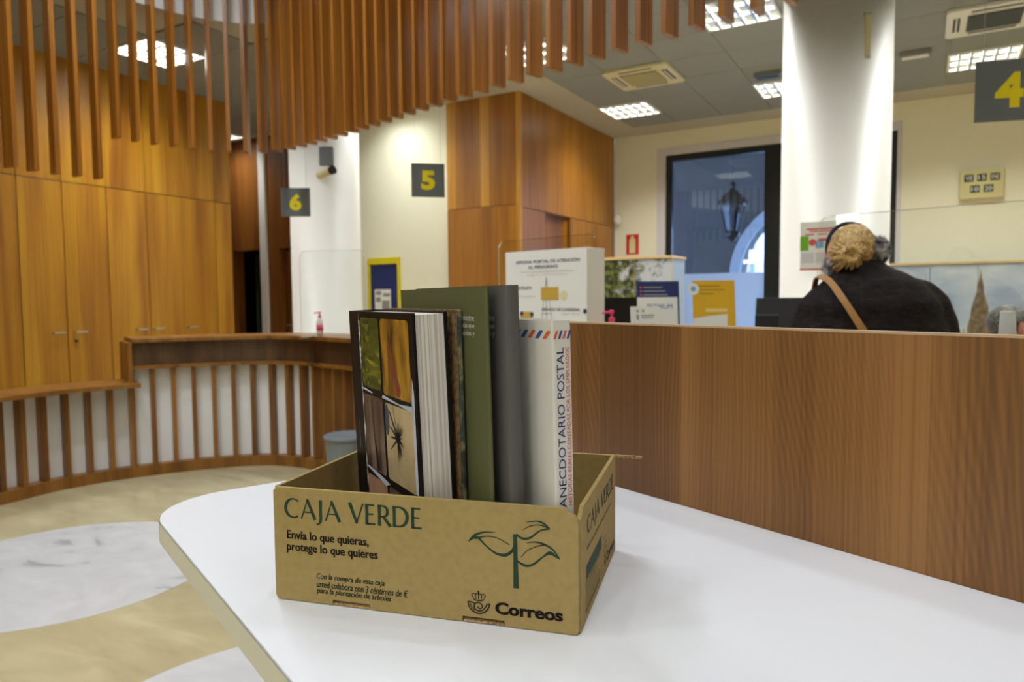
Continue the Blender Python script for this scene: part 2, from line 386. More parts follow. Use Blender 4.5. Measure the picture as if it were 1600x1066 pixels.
# left wood wall, pv = 7.02 (local X = -7.02)
wl = rm('wall_left', G().box(-7.2, -7.06, -5.2, 5.62, 0, ZC), 'dark_wood')
seams = [-5.2, -3.0, -1.4, .9, 2.1, 2.7, 3.34, 3.73, 4.15, 4.57, 5.40, 5.62]
g0 = .004
for i, (a, b) in enumerate(zip(seams, seams[1:])):
    mesh('upper_panel', G().box(-7.06, -7.02, a+g0 if a not in (3.73, 4.15, 4.57) else a, b-g0, 2.508, ZC-.003), 'panel', wl)
handles = {(3.34, 3.73): 3.64, (3.73, 4.15): 3.84, (4.15, 4.57): 4.46, (4.57, 5.40): 4.65}
for a, b in zip(seams, seams[1:]):
    dr = mesh('cabinet_door', G().box(-7.06, -7.02, a+g0, b-g0, .09, 2.5), 'panel', wl, bevel=.002)
    if (a, b) in handles:
        y = handles[(a, b)]
        mesh('handle', G().tube([(-7.03, y-.05, 1.085), (-6.985, y-.05, 1.085), (-6.985, y+.05, 1.085), (-7.03, y+.05, 1.085)], .008, 8), 'alu', dr)
        if y == 4.65: mesh('handle', G().tube([(-7.03, 5.0, 1.085), (-6.985, 5.0, 1.085), (-6.985, 5.1, 1.085), (-7.03, 5.1, 1.085)], .008, 8), 'alu', dr)
        if y == 3.84: mesh('lock', G().lathe([(.012, 0), (.012, .02), (.004, .022)], 12, (0, 0, 0)), 'black_plastic', dr).matrix_local = Matrix.Translation((-7.02, 3.80, 1.0)) @ Matrix.Rotation(pi/2, 4, 'Y')
mesh('plinth', G().box(-7.06, -7.035, -5.2, 5.62, 0, .08), 'dark_wood', wl)
# wall behind the column, pu = 7.05
BW = 7.05
wb_ = rm('wall_back', G().box(-7.47, -4.86, BW, BW+.2, 0, ZC), 'cream_wall')
wr = rm('wall_recess', G().box(-7.47-.02, -7.47, BW-.02, BW+.2, 0, ZC).box(-7.83, -7.49, BW, BW+.2, 2.10, ZC).box(-8.2, -7.83, BW, BW+.2, 0, ZC).box(-8.80, -8.2, BW, BW+.2, 2.10, ZC).box(-9.3, -8.80, BW, BW+.2, 0, ZC), 'dark_wood')
t = rm('trim_2', G().box(-8.17, -8.05, BW-.04, BW, 0, ZC), 'white_paint')
rm('wall_passage', G().box(-9.3, -7.47, 8.3, 8.4, 0, ZC).box(-7.47, -7.40, BW+.2, 8.3, 0, ZC).box(-9.3, -9.25, BW+.2, 8.3, 0, ZC), 'dark_void')  # passage shade put into its near-black walls
rm('wall_far_left', G().box(-9.3, -9.2, 5.4, BW, 0, ZC).box(-9.3, -7.2, 5.40, 5.5, 0, ZC), 'dark_wood')
d2 = rm('door_1', G().box(-8.62, -8.57, BW+.25, BW+1.0, 0.01, 2.05), 'dark_green_door')
mesh('handle', G().tube([(-8.57, BW+.9, 1.02), (-8.52, BW+.9, 1.02), (-8.52, BW+.78, 1.02)], .01, 8), 'alu', d2)
d3 = rm('door_2', G().box(-7.80, -7.52, BW+.10, BW+.14, 0.01, 2.08), 'dark_wood')
mesh('handle', G().tube([(-7.76, BW+.10, 1.02), (-7.76, BW+.05, 1.02), (-7.68, BW+.05, 1.02)], .01, 8), 'alu', d3)
# wood core block: front pu = 7.0, side pv = 3.92
core = rm('wall_core', G().box(-4.86, -3.98, 7.03, 9.82, 0, 2.39).box(-3.98, -3.95, 7.03, 7.61, 0, 2.39).box(-3.98, -3.95, 8.29, 9.82, 0, 2.39).box(-4.86, -3.95, 7.03, 9.82, 2.39, ZC), 'dark_wood')
cx = [-4.91, -4.78, -4.44, -4.32, -3.975]
for i, (a, b) in enumerate(zip(cx, cx[1:])):
    mesh('veneer_panel', G().box(a, b-.002, 7.0, 7.03, 2.428, ZC-.002), 'panel_pale' if i in (0, 2) else 'core_wood', core)  # pale strips paint light streaks onto the upper veneer
mesh('veneer_panel', G().box(-4.91, -4.44, 7.0, 7.03, .09, 2.422), 'core_wood', core)
mesh('veneer_panel', G().box(-4.437, -3.95, 7.0, 7.03, .09, 2.422), 'core_wood', core)
mesh('corner_post', G().box(-3.973, -3.92, 7.0, 7.05, .0, ZC-.002), 'panel_pale', core)
for a, b in ((7.053, 7.6), (7.603, 8.3), (8.303, 9.05), (9.053, 9.80)):
    mesh('veneer_panel', G().box(-3.95, -3.92, a, b, 2.40, ZC-.002), 'core_wood', core)
for a, b in ((7.053, 7.60), (8.30, 9.05), (9.053, 9.80)):
    mesh('veneer_panel', G().box(-3.95, -3.92, a, b, .09, 2.392), 'core_wood', core)
mesh('doorway_dark', G().box(-3.985, -3.981, 7.61, 8.29, 0, 2.39), 'dark_void', core)  # dark sheet paints the shade inside the open doorway
g = G(); Mx = Matrix.Translation((-3.965, 8.27, 0)) @ Matrix.Rotation(R(-38), 4, 'Z'); g.box(0, .035, -.42, 0, .01, 2.36, Mx)
d4 = rm('door_3', g, 'core_wood')
mesh('handle', G().tube([Mx @ Vector(p) for p in ((.03, -.36, 1.05), (.08, -.36, 1.05), (.08, -.25, 1.05))], .01, 8), 'alu', d4)
# closing walls behind and beside the camera
rm('wall_right', G().box(5.2, 5.3, -5.2, 10.1, 0, 4.9), 'cream_wall')
rm('wall_rear', G().box(-9.3, 5.2, -5.3, -5.2, 0, 4.9), 'cream_wall')
rm('wall_far_side', G().box(-9.3, -7.2, -5.2, -5.1, 0, ZC), 'cream_wall')
# ceiling with the raised hall opening
hall = offset(SLAT_PATH, .10)
ext = spline([hall[-1].to_tuple(), (2.45, 1.75), (2.9, .8), (2.8, -.6), (1.8, -1.6), (0, -1.9), (-1.8, -1.4), (-3.1, -.1), (-3.75, 2.0), (-3.75, 3.5), hall[0].to_tuple()], 6)
loop = [Vector(p).to_2d() for p in hall]+[Vector(p).to_2d() for p in ext[1:-1]]
def inside(x, y):
    c = False; n = len(loop)
    for i in range(n):
        a, b = loop[i], loop[(i+1) % n]
        if (a.y > y) != (b.y > y) and x < (b.x-a.x)*(y-a.y)/(b.y-a.y)+a.x: c = not c
    return c
def dist_loop(x, y): return min((q-Vector((x, y))).length for q in loop)
bm = bmesh.new()
def ring(pts):
    vs = [bm.verts.new((p[0], p[1], ZC)) for p in pts]
    for i in range(len(vs)): bm.edges.new((vs[i], vs[(i+1) % len(vs)]))
def W2(X, Y): return (X*cos(RZ)-Y*sin(RZ), X*sin(RZ)+Y*cos(RZ))
ring([W2(*p) for p in ((-9.4, -5.2), (5.3, -5.2), (5.3, 10.1), (-9.4, 10.1))]); ring(loop)
bmesh.ops.triangle_fill(bm, use_beauty=True, edges=bm.edges[:])
me = D.meshes.new('ceiling'); bm.to_mesh(me); bm.free(); me.materials.append(mat['ceiling'])
ceil = D.objects.new('ceiling', me); link(ceil); struct(ceil)
n = len(loop); g = G(); g.add([(p.x, p.y, z) for p in loop for z in (ZC, 4.7)], [(2*i, 2*((i+1) % n), 2*((i+1) % n)+1, 2*i+1) for i in range(n)])
struct(mesh('trim_3', g, 'white_paint', smooth=True))
g = G(); g.box(-9.4, 5.3, -5.2, 10.1, 4.7, 4.8); rm('ceiling_raised', g, 'white_paint')
# ------------------------------------------------------------------ ceiling tiles, lights, air units on a 0.6 m grid
LIGHTS = [(8.37, 3.14), (8.37, 1.34), (8.37, -.46), (8.37, -2.26), (5.97, 3.14), (5.97, 1.34), (5.97, -.46), (5.97, -2.26), (3.57, -2.26), (4.17, -.46), (4.17, 1.34)]
EDGE = [(4.17, 6.14), (6.57, 5.54), (5.97, 4.94), (6.57, 8.54), (-2.43, 3.74), (-2.43, 1.94), (-2.43, .14), (-2.43, -1.66)]  # mostly added and unseen, to brighten back wall, recess and hall
NEARCOL = [(4.17, -.46), (4.17, 1.34)]  # unseen lights added to brighten the right column
LIGHTS += EDGE
ACS = [(7.17, 2.54), (7.17, -.46)]
LIGHT_LABEL = {(8.37, 3.14): 'square louvre ceiling light beside the wood block near the cream wall', (8.37, 1.34): 'square louvre ceiling light half hidden behind the right white column', (8.37, -.46): 'square louvre ceiling light partly covered by the number 4 sign',
               (5.97, 3.14): 'square louvre ceiling light glimpsed between the slats above the wood block', (5.97, 1.34): 'square louvre ceiling light next to the top of the right white column', (4.17, 6.14): 'square louvre ceiling light above the wood cabinets behind the slats'}
tile0 = None
for i in range(-23, 1):
    for j in range(-9, 17):
        pu, pv = 8.97+.6*i, 3.14+.6*j-.0
        if pv > 6.9 and pu < 5.7: continue
        if 3.3 < pv < 4.6 or pv < -4.8 or pu < -5: continue
        if pv >= 4.6 and (pu > 6.9 or pv > 8.9): continue
        if any(abs(pu-a)+abs(pv-b) < .1 for a, b in LIGHTS+ACS): continue
        x, y = UV(pu, pv)
        if inside(x, y) or dist_loop(x, y) < .46: continue
        if tile0 is None:
            tile0 = mesh('ceiling_tile', G().box(-.296, .296, -.296, .296, -.014, 0), 'tile', ceil, loc=(x, y, ZC), rotz=RZ); continue
        c = copy(tile0, ceil); c.location = (x, y, ZC)
def louvre_light(first):
    t = thing('ceiling_light', 'square recessed louvre light glowing in the tiled ceiling', 'ceiling light', (0, 0, 0), RZ, 'louvre lights in the tiled ceiling')
    g = G()
    for a in (-1, 1): g.box(a*.29-.01, a*.29+.01, -.3, .3, -.028, 0).box(-.28, .28, a*.29-.01, a*.29+.01, -.028, 0)
    mesh('frame', g, 'white_plastic', t)
    mesh('reflector', G().box(-.28, .28, -.28, .28, -.003, 0), plain('reflector_white', S(200, 204, 196), .35, .5), t)
    for k in range(3):
        mesh('tube', G().tube([(-.20+.2*k, -.26, -.012), (-.20+.2*k, .26, -.012)], .008, 8), emit('tube_glow', (1, .97, .88, 1), 14), t)
    for k in range(2):
        g = G().box(-.28, .28, -.1+.2*k-.014, -.1+.2*k+.014, -.027, -.006); mesh('blade', g, 'alu', t)
    for k in range(5):
        g = G().box(-.2+.1*k-.011, -.2+.1*k+.011, -.28, .28, -.027, -.006); mesh('blade', g, 'alu', t)
    return t
lt = louvre_light(True)
ld = D.lights.new('louvre_glow', 'AREA'); ld.shape = 'SQUARE'; ld.size = .54; ld.energy = PANEL_W; ld.color = LIGHT_COL; ld.spread = R(125)
lo = D.objects.new('glow', ld); link(lo); lo.parent = lt; lo.location = (0, 0, -.0045)
ld_edge = ld.copy(); ld_edge.energy = EDGE_W; ld_edge.spread = R(140); ld_edge.color = (.96, 1, .97)
ld_rear = ld_edge.copy(); ld_rear.spread = R(168)
ld_soft = ld_edge.copy(); ld_soft.energy = EDGE_W*.42
ld_near = ld_edge.copy(); ld_near.energy = EDGE_W*.3
ld_wash = ld_edge.copy(); ld_wash.energy = EDGE_W*.36; ld_wash2 = ld_edge.copy(); ld_wash2.energy = EDGE_W*.26
for k, (a, b) in enumerate(LIGHTS):
    o = lt if k == 0 else copy_tree(lt); x, y = UV(a, b); o.location = (x, y, ZC-.001)
    o['label'] = LIGHT_LABEL.get((a, b), 'unseen square louvre light around the hall, most of these added as fill')
    if (a, b) in EDGE+NEARCOL:
        for ch in o.children:
            if ch.type == 'LIGHT': ch.data = ld_wash if (a, b) == (6.57, 5.54) else ld_wash2 if (a, b) == (5.97, 4.94) else ld_soft if a > 5 else ld_near if (a, b) in NEARCOL else ld_rear if a < -2 else ld_edge
ac_labels = ['cream air conditioning cassette in the ceiling near the wood block', 'cream air conditioning cassette in the ceiling near the number 4 sign']
for k, (a, b) in enumerate(ACS):
    x, y = UV(a, b); t = thing('air_conditioner', ac_labels[k], 'air conditioner', (x, y, ZC-.0145), RZ)
    g = G(); g.prism([(-.34, -.31), (-.31, -.34), (.31, -.34), (.34, -.31), (.34, .31), (.31, .34), (-.31, .34), (-.34, .31)], -.03, 0)
    mesh('fascia', g, 'cream_plastic' if k == 0 else 'white_plastic', t, bevel=.006)
    gr = mesh('intake_grille', G().box(-.19, .19, -.19, .19, -.038, -.03), plain('grille_tan', S(150, 136, 96), .6) if k == 0 else 'black_plastic', t)
    for q in range(9): mesh('grille_bar', G().box(-.19, .19, -.176+.044*q-.004, -.176+.044*q+.004, -.042, -.038), 'cream_plastic' if k == 0 else 'grey_plastic', gr)
    for s_, (dx, dy) in enumerate(((0, 1), (0, -1), (1, 0), (-1, 0))):
        if dx: g = G().box(dx*.265-.025, dx*.265+.025, -.17, .17, -.033, -.0295)
        else: g = G().box(-.17, .17, dy*.265-.025, dy*.265+.025, -.033, -.0295)
        sl = mesh('air_slot', g, 'black_plastic', t)
        if dx: mesh('vane', G().box(dx*.265-.006, dx*.265+.006, -.17, .17, -.038, -.033), 'white_plastic', sl)
        else: mesh('vane', G().box(-.17, .17, dy*.265-.006, dy*.265+.006, -.038, -.033), 'white_plastic', sl)
for (pu, pv), lab in (((7.82, .11), 'small white rectangular speaker box on the ceiling right of the column'), ((7.74, 1.42), 'small grey ceiling vent beside the light half hidden by the column')):
    x, y = UV(pu, pv); t = thing('ceiling_box', lab, 'ceiling fitting', (x, y, ZC-.015), RZ)
    mesh('housing', G().prism([(-.13, -.06), (.13, -.06), (.13, .06), (-.13, .06)], -.05, 0), 'tile' if pu > 7.8 else 'grey_plastic', t, bevel=.008)
    mesh('cover', G().box(-.11, .11, -.045, .045, -.055, -.05), 'white_plastic' if pu > 7.8 else 'black_plastic', t)
# unseen downlights added to the raised ceiling to light table, floor and counter
for k, (x, y) in enumerate([(-1.3, 2.6), (-2.5, 2.9), (-1.7, 3.9), (-2.2, 4.5), (-2.5, 3.7), (-.9, 1.7), (.5, 2.2), (-1.6, .6), (.2, .4), (1.6, 1.0), (1.2, -.6), (-.4, -.9)]):
    t = thing('downlight', 'round downlight set in the raised white ceiling above the hall', 'ceiling light', (x, y, 4.7), 0, 'added downlights above the hall')
    mesh('trim_ring', G().lathe([(.15, -.002), (.15, -.02), (.125, -.025), (.12, -.004)], 24), 'white_plastic', t, smooth=True)
    ld2 = ld2 if k else D.lights.new('hall_glow', 'AREA')
    ld2.shape = 'DISK'; ld2.size = .24; ld2.energy = HALL_W; ld2.color = HALL_COL; ld2.spread = R(150)
    if k == 0: ld3 = ld2.copy()
    ld3.energy = HALL_W*2.6
    lo = D.objects.new('glow', ld3 if y > 2.8 else ld2); link(lo); lo.parent = t; lo.location = (0, 0, -.012)
x, y = UV(-5.2, 5.1)  # lamp box added behind the hall to give the screen its bright reflection
t = thing('added_lamp', 'rectangular glowing box added on the unseen rear wall, mirrored in the acrylic screen', 'lamp', (x, y, 2.45), RZ)
mesh('lamp_housing', G().box(-.22, .22, 0, .08, 0, .52), 'white_plastic', t, bevel=.01); mesh('lamp_diffuser', G().box(-.19, .19, .08, .085, .03, .49), emit('lamp_diffuser', (1, .98, .92, 1), 12), t)
# ------------------------------------------------------------------ columns
for (a, b, nm) in ((2.33, 5.17, 'right'), (-1.966, 7.6, 'left')):
    o = mesh('column_'+nm, G().lathe([(.40, 0), (.40, .12), (.36, .13), (.36, ZC)], 64), 'column_paint', None, smooth=False, loc=(a, b, 0))
    for p in o.data.polygons: p.use_smooth = abs(p.normal.z) < .5
    struct(o)
# ================================================================== outside the window
def outside():
    ar = rm('wall_arcade', G(), None) if False else None
    g = G()
    # arcade wall with arch, local X range, at pu 14.2
    acx, r, zs = -1.75, 1.32, 1.75
    Y0, Y1 = 14.2, 14.7
    g.box(-9, acx-r, Y0, Y1, 0, 4.6)
    N_ = 20
    for i in range(N_):
        a0 = pi-pi*i/N_; a1 = pi-pi*(i+1)/N_
        x0, z0, x1, z1 = acx+r*cos(a0), zs+r*sin(a0), acx+r*cos(a1), zs+r*sin(a1)
        g.add([(x0, Y0, z0), (x1, Y0, z1), (x1, Y0, 4.6), (x0, Y0, 4.6), (x0, Y1, z0), (x1, Y1, z1), (x1, Y1, 4.6), (x0, Y1, 4.6)], [(0, 1, 2, 3), (7, 6, 5, 4), (0, 4, 5, 1), (3, 2, 6, 7)])
    g.box(acx+r, acx+r+.7, Y0, Y1, 0, 4.6)
    rm('wall_arcade', g, plain('arcade_stone', S(104, 100, 96), .9, .1, noise_amt=.2, nscale=3))
    rm('trim_4', G().add([], []) if False else arch_trim(acx, r, zs, Y0), plain('arch_trim', S(196, 196, 198), .8, .1))
    rm('ceiling_arcade', G().box(-9, 3, 10.17, 14.7, 4.6, 4.7), plain('arcade_soffit', S(96, 94, 92), .9, .1))
    rm('floor_street', G().box(-20, 20, 10.17, 34, -.12, -.02), plain('street_paving', S(150, 150, 152), .8, .2))
    fa = rm('wall_street', G().box(-14, 14, 24, 24.4, 0, 14), plain('street_facade', S(226, 226, 226), .9, .1, noise_amt=.06, nscale=1.2))
    for x in (-5.4, -2.2, 1.0, 4.2):
        for z in (1.2, 5.2):
            wf = mesh('window_frame', G().box(x-.65, x+.65, 23.9, 24, z, z+2.2), plain('far_frame', S(120, 130, 150), .6), fa)
            for sx in (-1, 1): mesh('pane', G().box(x+sx*.31-.25, x+sx*.31+.25, 23.88, 23.9, z+.12, z+2.08), plain('far_pane', S(170, 150, 130), .2), wf)
def arch_trim(acx, r, zs, Y0):
    g = G(); n = 24
    for i in range(n):
        a0 = pi-pi*i/n; a1 = pi-pi*(i+1)/n; vs = []
        for y in (Y0-.06, Y0):
            for rr in (r, r+.2):
                for a in (a0, a1): vs.append((acx+rr*cos(a), y, zs+rr*sin(a)))
        g.add(vs, [(0, 1, 3, 2), (4, 6, 7, 5), (0, 4, 5, 1), (2, 3, 7, 6)])
    g.box(acx-r-.2, acx-r, Y0-.06, Y0, 0, zs)
    return g
outside()
t = thing('street_lantern', 'black iron street lantern hanging outside the window', 'lantern', (3.39, 10.95, 2.2), 0)
hexp = lambda r: [(r*cos(pi/3*k), r*sin(pi/3*k)) for k in range(6)]
g = G(); g.lathe([(.02, 0), (.05, .04), (.11, .10), (.12, .14), (.10, .17)], 6); mesh('base', g, 'black_frame', t)
for k in range(6):
    a = pi/3*k; mesh('bar', G().tube([(.10*cos(a), .10*sin(a), .16), (.19*cos(a), .19*sin(a), .56)], .012, 6), 'black_frame', t)
mesh('lantern_glass', G().lathe([(.095, .17), (.18, .55)], 6), glass('lantern_glass', (.7, .74, .8, 1), .6), t)
g = G(); g.lathe([(.20, .55), (.215, .58), (.16, .70), (.06, .78), (.035, .82), (.05, .86), (.02, .92)], 6); mesh('hood', g, 'black_frame', t)
for k in range(6):
    a = pi/3*k; mesh('finial', G().lathe([(.018, 0), (.026, .03), (.006, .09)], 8, (.22*cos(a), .22*sin(a), .57)), 'black_frame', t)
mesh('chain', G().tube([(0, 0, .9), (0, 0, 2.4)], .008, 6), 'black_frame', t)

# ================================================================== COUNTER
cl = arclen(CNT_PATH); CT = cl[-1]
ct = thing('service_counter', 'curved wooden service counter with upright slats over white front', 'counter', (0, 0, 0))
S_SPLIT = .98; 
hi = cut(CNT_PATH, S_SPLIT, CT-.02); lowp = cut(CNT_PATH, .0, S_SPLIT)
mesh('counter_top', sweep(hi, -.02, .42, 1.052, 1.085), 'counter_wood', ct, bevel=.003)
mesh('fascia_band', sweep(hi, .03, .06, .872, 1.052), 'dark_band', ct)
mesh('lip_rail', sweep(hi, -.01, .06, .845, .872), 'counter_wood', ct)
mesh('front_panel', sweep(hi, .085, .11, .085, .845), 'white_panel', ct)
mesh('front_panel', sweep(lowp, .085, .11, .085, .715), 'white_panel', ct)
mesh('plinth', sweep(cut(CNT_PATH, 0, CT-.02), 0, .11, 0, .085), 'counter_wood', ct)
p0 = offset(lowp, -.07); 
mesh('writing_ledge', sweep(cut(CNT_PATH, .02, S_SPLIT+.04), -.12, .30, .715, .75), 'counter_wood', ct, bevel=.003)
p, t_ = at_len(CNT_PATH, cl, S_SPLIT); nn = Vector((-t_.y, t_.x))
g = G(); M3 = Matrix(((t_.x, nn.x, 0, p.x), (t_.y, nn.y, 0, p.y), (0, 0, 1, 0), (0, 0, 0, 1)))
g.box(-.03, 0, 0, .42, .0, 1.052, M3); mesh('end_panel', g, 'counter_wood', ct)
p, t_ = at_len(CNT_PATH, cl, .0); nn = Vector((-t_.y, t_.x)); M3 = Matrix(((t_.x, nn.x, 0, p.x), (t_.y, nn.y, 0, p.y), (0, 0, 1, 0), (0, 0, 0, 1)))
mesh('end_post', G().box(-.10, 0, -.06, .32, 0, .80, M3), 'dark_wood', ct)
hs = None; ls = None; s = .09
while s < CT-.1:
    p, t_ = at_len(CNT_PATH, cl, s)
    low = s < S_SPLIT-.03
    if low and ls is None: ls = o = mesh('front_slat', G().box(-.017, .017, .01, .085, .085, .715), 'counter_wood', ct)
    elif not low and hs is None: hs = o = mesh('front_slat', G().box(-.017, .017, .01, .085, .085, .845), 'counter_wood', ct)
    else: o = copy(ls if low else hs, ct)
    o.location = (p.x, p.y, 0); o.rotation_euler = (0, 0, math.atan2(t_.y, t_.x))
    s += .147
# ================================================================== HANGING SLATS
sl = arclen(SLAT_PATH); ST = sl[-1]
hs_ = thing('hanging_slat_screen', 'ring of long varnished wooden slats hanging from the raised ceiling', 'slat screen', (0, 0, 4.7))
rail = sweep(cut(SLAT_PATH, 0, ST), -.06, .06, -.05, -.0); mesh('hanging_rail', rail, 'slat', hs_)
sb = None; sa = None; s = .02
while s < ST:
    p, t_ = at_len(SLAT_PATH, sl, s); long = p.x < -2.935
    if long:
        if sa is None: sa = o = mesh('slat', G().box(-.015, .015, -.055, .055, 2.27-4.7, -.05), 'slat', hs_)
        else: o = copy(sa, hs_)
    else:
        if sb is None: sb = o = mesh('slat', G().box(-.015, .015, -.055, .055, 2.59-4.7, -.05), 'slat', hs_)
        else: o = copy(sb, hs_)
    o.location = (p.x, p.y, 0); o.rotation_euler = (0, 0, math.atan2(t_.y, t_.x)+random.uniform(-.05, .05))
    s += .140

# ================================================================== WRITING TABLE + WOOD SCREEN (frame: Y=(-.6,.8), X=(.8,.6))
TA = math.atan2(.6, .8); TZ = 1.081
t = thing('writing_table', 'glossy white standing-height table with one rounded corner', 'table', (0, 0, 0), TA)
out = [(.7715, -.8), (.7715, 1.121)]
rc = .115
out += [(.179+rc-rc*sin(a), 1.121-rc+rc*cos(a)) for a in [pi/2*k/14 for k in range(15)]]
out += [(.179, -.8)]
mesh('table_top', G().prism(out, TZ-.0285, TZ), 'laminate', t, bevel=.0012)
sm = [(x if x > .75 else x, y) for x, y in out]
g = G(); ring_ = out[1:]; 
outer = [(x-(.0012 if x < .3 else 0), y+(.0012 if y > 1.0 and x < .77 else 0)) for x, y in ring_]
inn = [(x+.002, y-.002) for x, y in ring_]
vs = [(p[0], p[1], z) for p in outer for z in (TZ-.0285, TZ-.0022)]
g.add(vs, [(2*i, 2*i+2, 2*i+3, 2*i+1) for i in range(len(outer)-1)])
mesh('edge_band', g, 'edge', t)
for y in (-.6, .25, .92): mesh('leg', G().box(.30, .34, y-.02, y+.02, 0, TZ-.0285), 'white_plastic', t)
t = thing('wood_screen', 'wide brown wood-grain screen panel standing along the white table', 'screen panel', (0, 0, 0), TA)
mesh('veneer_panel', G().box(.772, .790, -1.2, 1.13, 0, 1.329), 'partition', t)
mesh('edge_strip', G().box(.772, .790, -1.2, 1.13, 1.329, 1.3315), plain('edge_strip_pale', S(196, 166, 132), .5), t)

# ================================================================== CARDBOARD BOX
BW_, BD, BH, TH = .2996, .2174, .110, .004
yaw = -.2819; bfr = Vector((.056, .5906)); ba = Vector((cos(yaw), sin(yaw))); bn = Vector((-sin(yaw), cos(yaw)))
bfl = bfr-ba*BW_
box = thing('cardboard_box', 'brown cardboard box with green lettering, holding books on the white table', 'box', (bfl.x, bfl.y, TZ+.0005), yaw)
def panel_front():
    # outline with two bottom tab slots
    bot = [(.003, 0), (.0625, 0), (.0625, .0048), (.1013, .0048), (.1013, 0), (.1930, 0), (.1930, .0050), (.232, .0050), (.232, 0), (BW_-.003, 0)]
    top = [(BW_-.001, .004), (BW_-.001, BH-.012), (BW_-.004, BH-.006), (BW_-.009, BH-.004), (BW_-.014, BH), (.004, BH), (.0005, BH-.004), (.0005, .004)]
    return bot+top
P_front = Matrix(((1, 0, 0, 0), (0, 0, 1, 0), (0, 1, 0, 0), (0, 0, 0, 1)))
fp = mesh('front_panel', G().prism(panel_front(), 0, TH, P_front), 'card', box, bevel=.0006)
for a, b in ((.0635, .1003), (.194, .231)):
    mesh('bottom_tab', G().box(a, b, .0006, TH+.01, .0003, .0022), 'card_edge', fp)
mesh('back_panel', G().box(0, BW_, BD-TH, BD, 0, BH), 'card', box, bevel=.0006)
mesh('side_panel', G().box(0, TH, TH, BD-TH, 0, BH), 'card', box, bevel=.0006)
# right side leans out slightly, its fold runs down to a dip at the front corner
g = G(); prof = [(TH, 0), (BD-TH, 0), (BD-TH, BH), (TH+.014, BH-.002), (TH+.004, BH-.010), (TH, BH-.010)]
g.prism(prof, BW_-TH, BW_, Matrix(((0, 0, 1, 0), (1, 0, 0, 0), (0, 1, 0, 0), (0, 0, 0, 1))))
mesh('side_panel', g, 'card', box, bevel=.0006)
mesh('bottom_panel', G().box(TH, BW_-TH, TH, BD-TH, .0, .003), 'card', box)
mesh('back_flap', G().box(BW_-.045, BW_+.030, BD, BD+.003, BH-.0035, BH-.0005), 'card_edge', box)
X, Z, Yv = (1, 0, 0), (0, 0, 1), (0, 1, 0)
def mm(pts): return [(a/1000, b/1000) for a, b in pts]
# flared capitals
def cap_letters(txt):
    q = []; x = 0
    def tr(qq, dx): return [[(p[0]+dx, p[1]) for p in f] for f in qq]
    def arc(cx, cy, rx, ry, a0, a1, wf, n=22):
        pts = [(cx+rx*cos(a0+(a1-a0)*i/n), cy+ry*sin(a0+(a1-a0)*i/n)) for i in range(n+1)]
        return ribbon2(pts, [wf(i/n, a0+(a1-a0)*i/n) for i in range(n+1)])
    for ch in txt:
        if ch == ' ': x += .34; continue
        if ch == 'C': f = arc(.46, .5, .40, .46, R(50), R(305), lambda k, a: .075+.085*max(0, -cos(a))+.04*(1 if k < .03 or k > .97 else 0)); w_ = .80
        elif ch == 'A': f = ribbon2([(.035, 0), (.38, 1)], [.075, .06])+ribbon2([(.345, 1), (.74, 0)], [.13, .16])+ribbon2([(.15, .35), (.60, .35)], .07); w_ = .80
        elif ch == 'J': f = ribbon2([(.20, 1), (.20, .5), (.20, .08), (.16, -.10), (.06, -.20), (-.04, -.21)], [.16, .14, .14, .12, .09, .05]); w_ = .37
        elif ch == 'V': f = ribbon2([(.08, 1), (.43, .02)], [.17, .13])+ribbon2([(.40, 0), (.74, 1)], [.06, .08]); w_ = .80
        elif ch == 'E': f = ribbon2([(.09, 0), (.09, .5), (.09, 1)], [.16, .135, .16])+ribbon2([(.05, .955), (.45, .955)], [.08, .09])+ribbon2([(.05, .52), (.41, .52)], [.07, .08])+ribbon2([(.05, .045), (.50, .045)], [.08, .1]); w_ = .58
        elif ch == 'R': f = ribbon2([(.09, 0), (.09, .5), (.09, 1)], [.16, .135, .16])+ribbon2([(.05, .955), (.26, .955)], .08)+arc(.26, .70, .22, .255, R(90), R(-90), lambda k, a: .08+.06*max(0, cos(a)))+ribbon2([(.05, .455), (.28, .445)], .07)+ribbon2([(.25, .47), (.62, 0)], [.12, .17]); w_ = .68
        elif ch == 'D': f = ribbon2([(.09, 0), (.09, .5), (.09, 1)], [.16, .135, .16])+ribbon2([(.05, .955), (.32, .955)], .08)+arc(.32, .5, .38, .455, R(90), R(-90), lambda k, a: .08+.08*max(0, cos(a)))+ribbon2([(.05, .045), (.32, .045)], .08); w_ = .84
        q += tr(f, x); x += w_+.03
    return q, x-.03
def caps(parent, o, right, w_, h):
    q, wd = cap_letters('CAJA VERDE')
    return polys('lettering', [[(p[0]*w_/wd, p[1]*h) for p in f] for f in q], 'green_ink', parent, o, right, Z)
caps(box, (.0130, 0, .0808), X, .1435, .0195)
text('lettering', 'Envía lo que quieras,', 'black_ink', box, (.0150, 0, .0580), X, Z, .0865, .0108, bold=.012, heavy=.00022)
text('lettering', 'protege lo que quieres', 'black_ink', box, (.0145, 0, .0465), X, Z, .0960, .0108, bold=.012, heavy=.00022)
for k, (s_, y, w_) in enumerate((('Con la compra de esta caja', .0240, .0710), ('usted colabora con 3 céntimos de €', .0172, .0945), ('para la plantación de árboles', .0100, .0775))):
    text('lettering', s_, 'green_ink', box, (.0458, 0, y-.0012), X, Z, w_, .0068, bold=.006, shear=.2, heavy=.00012)
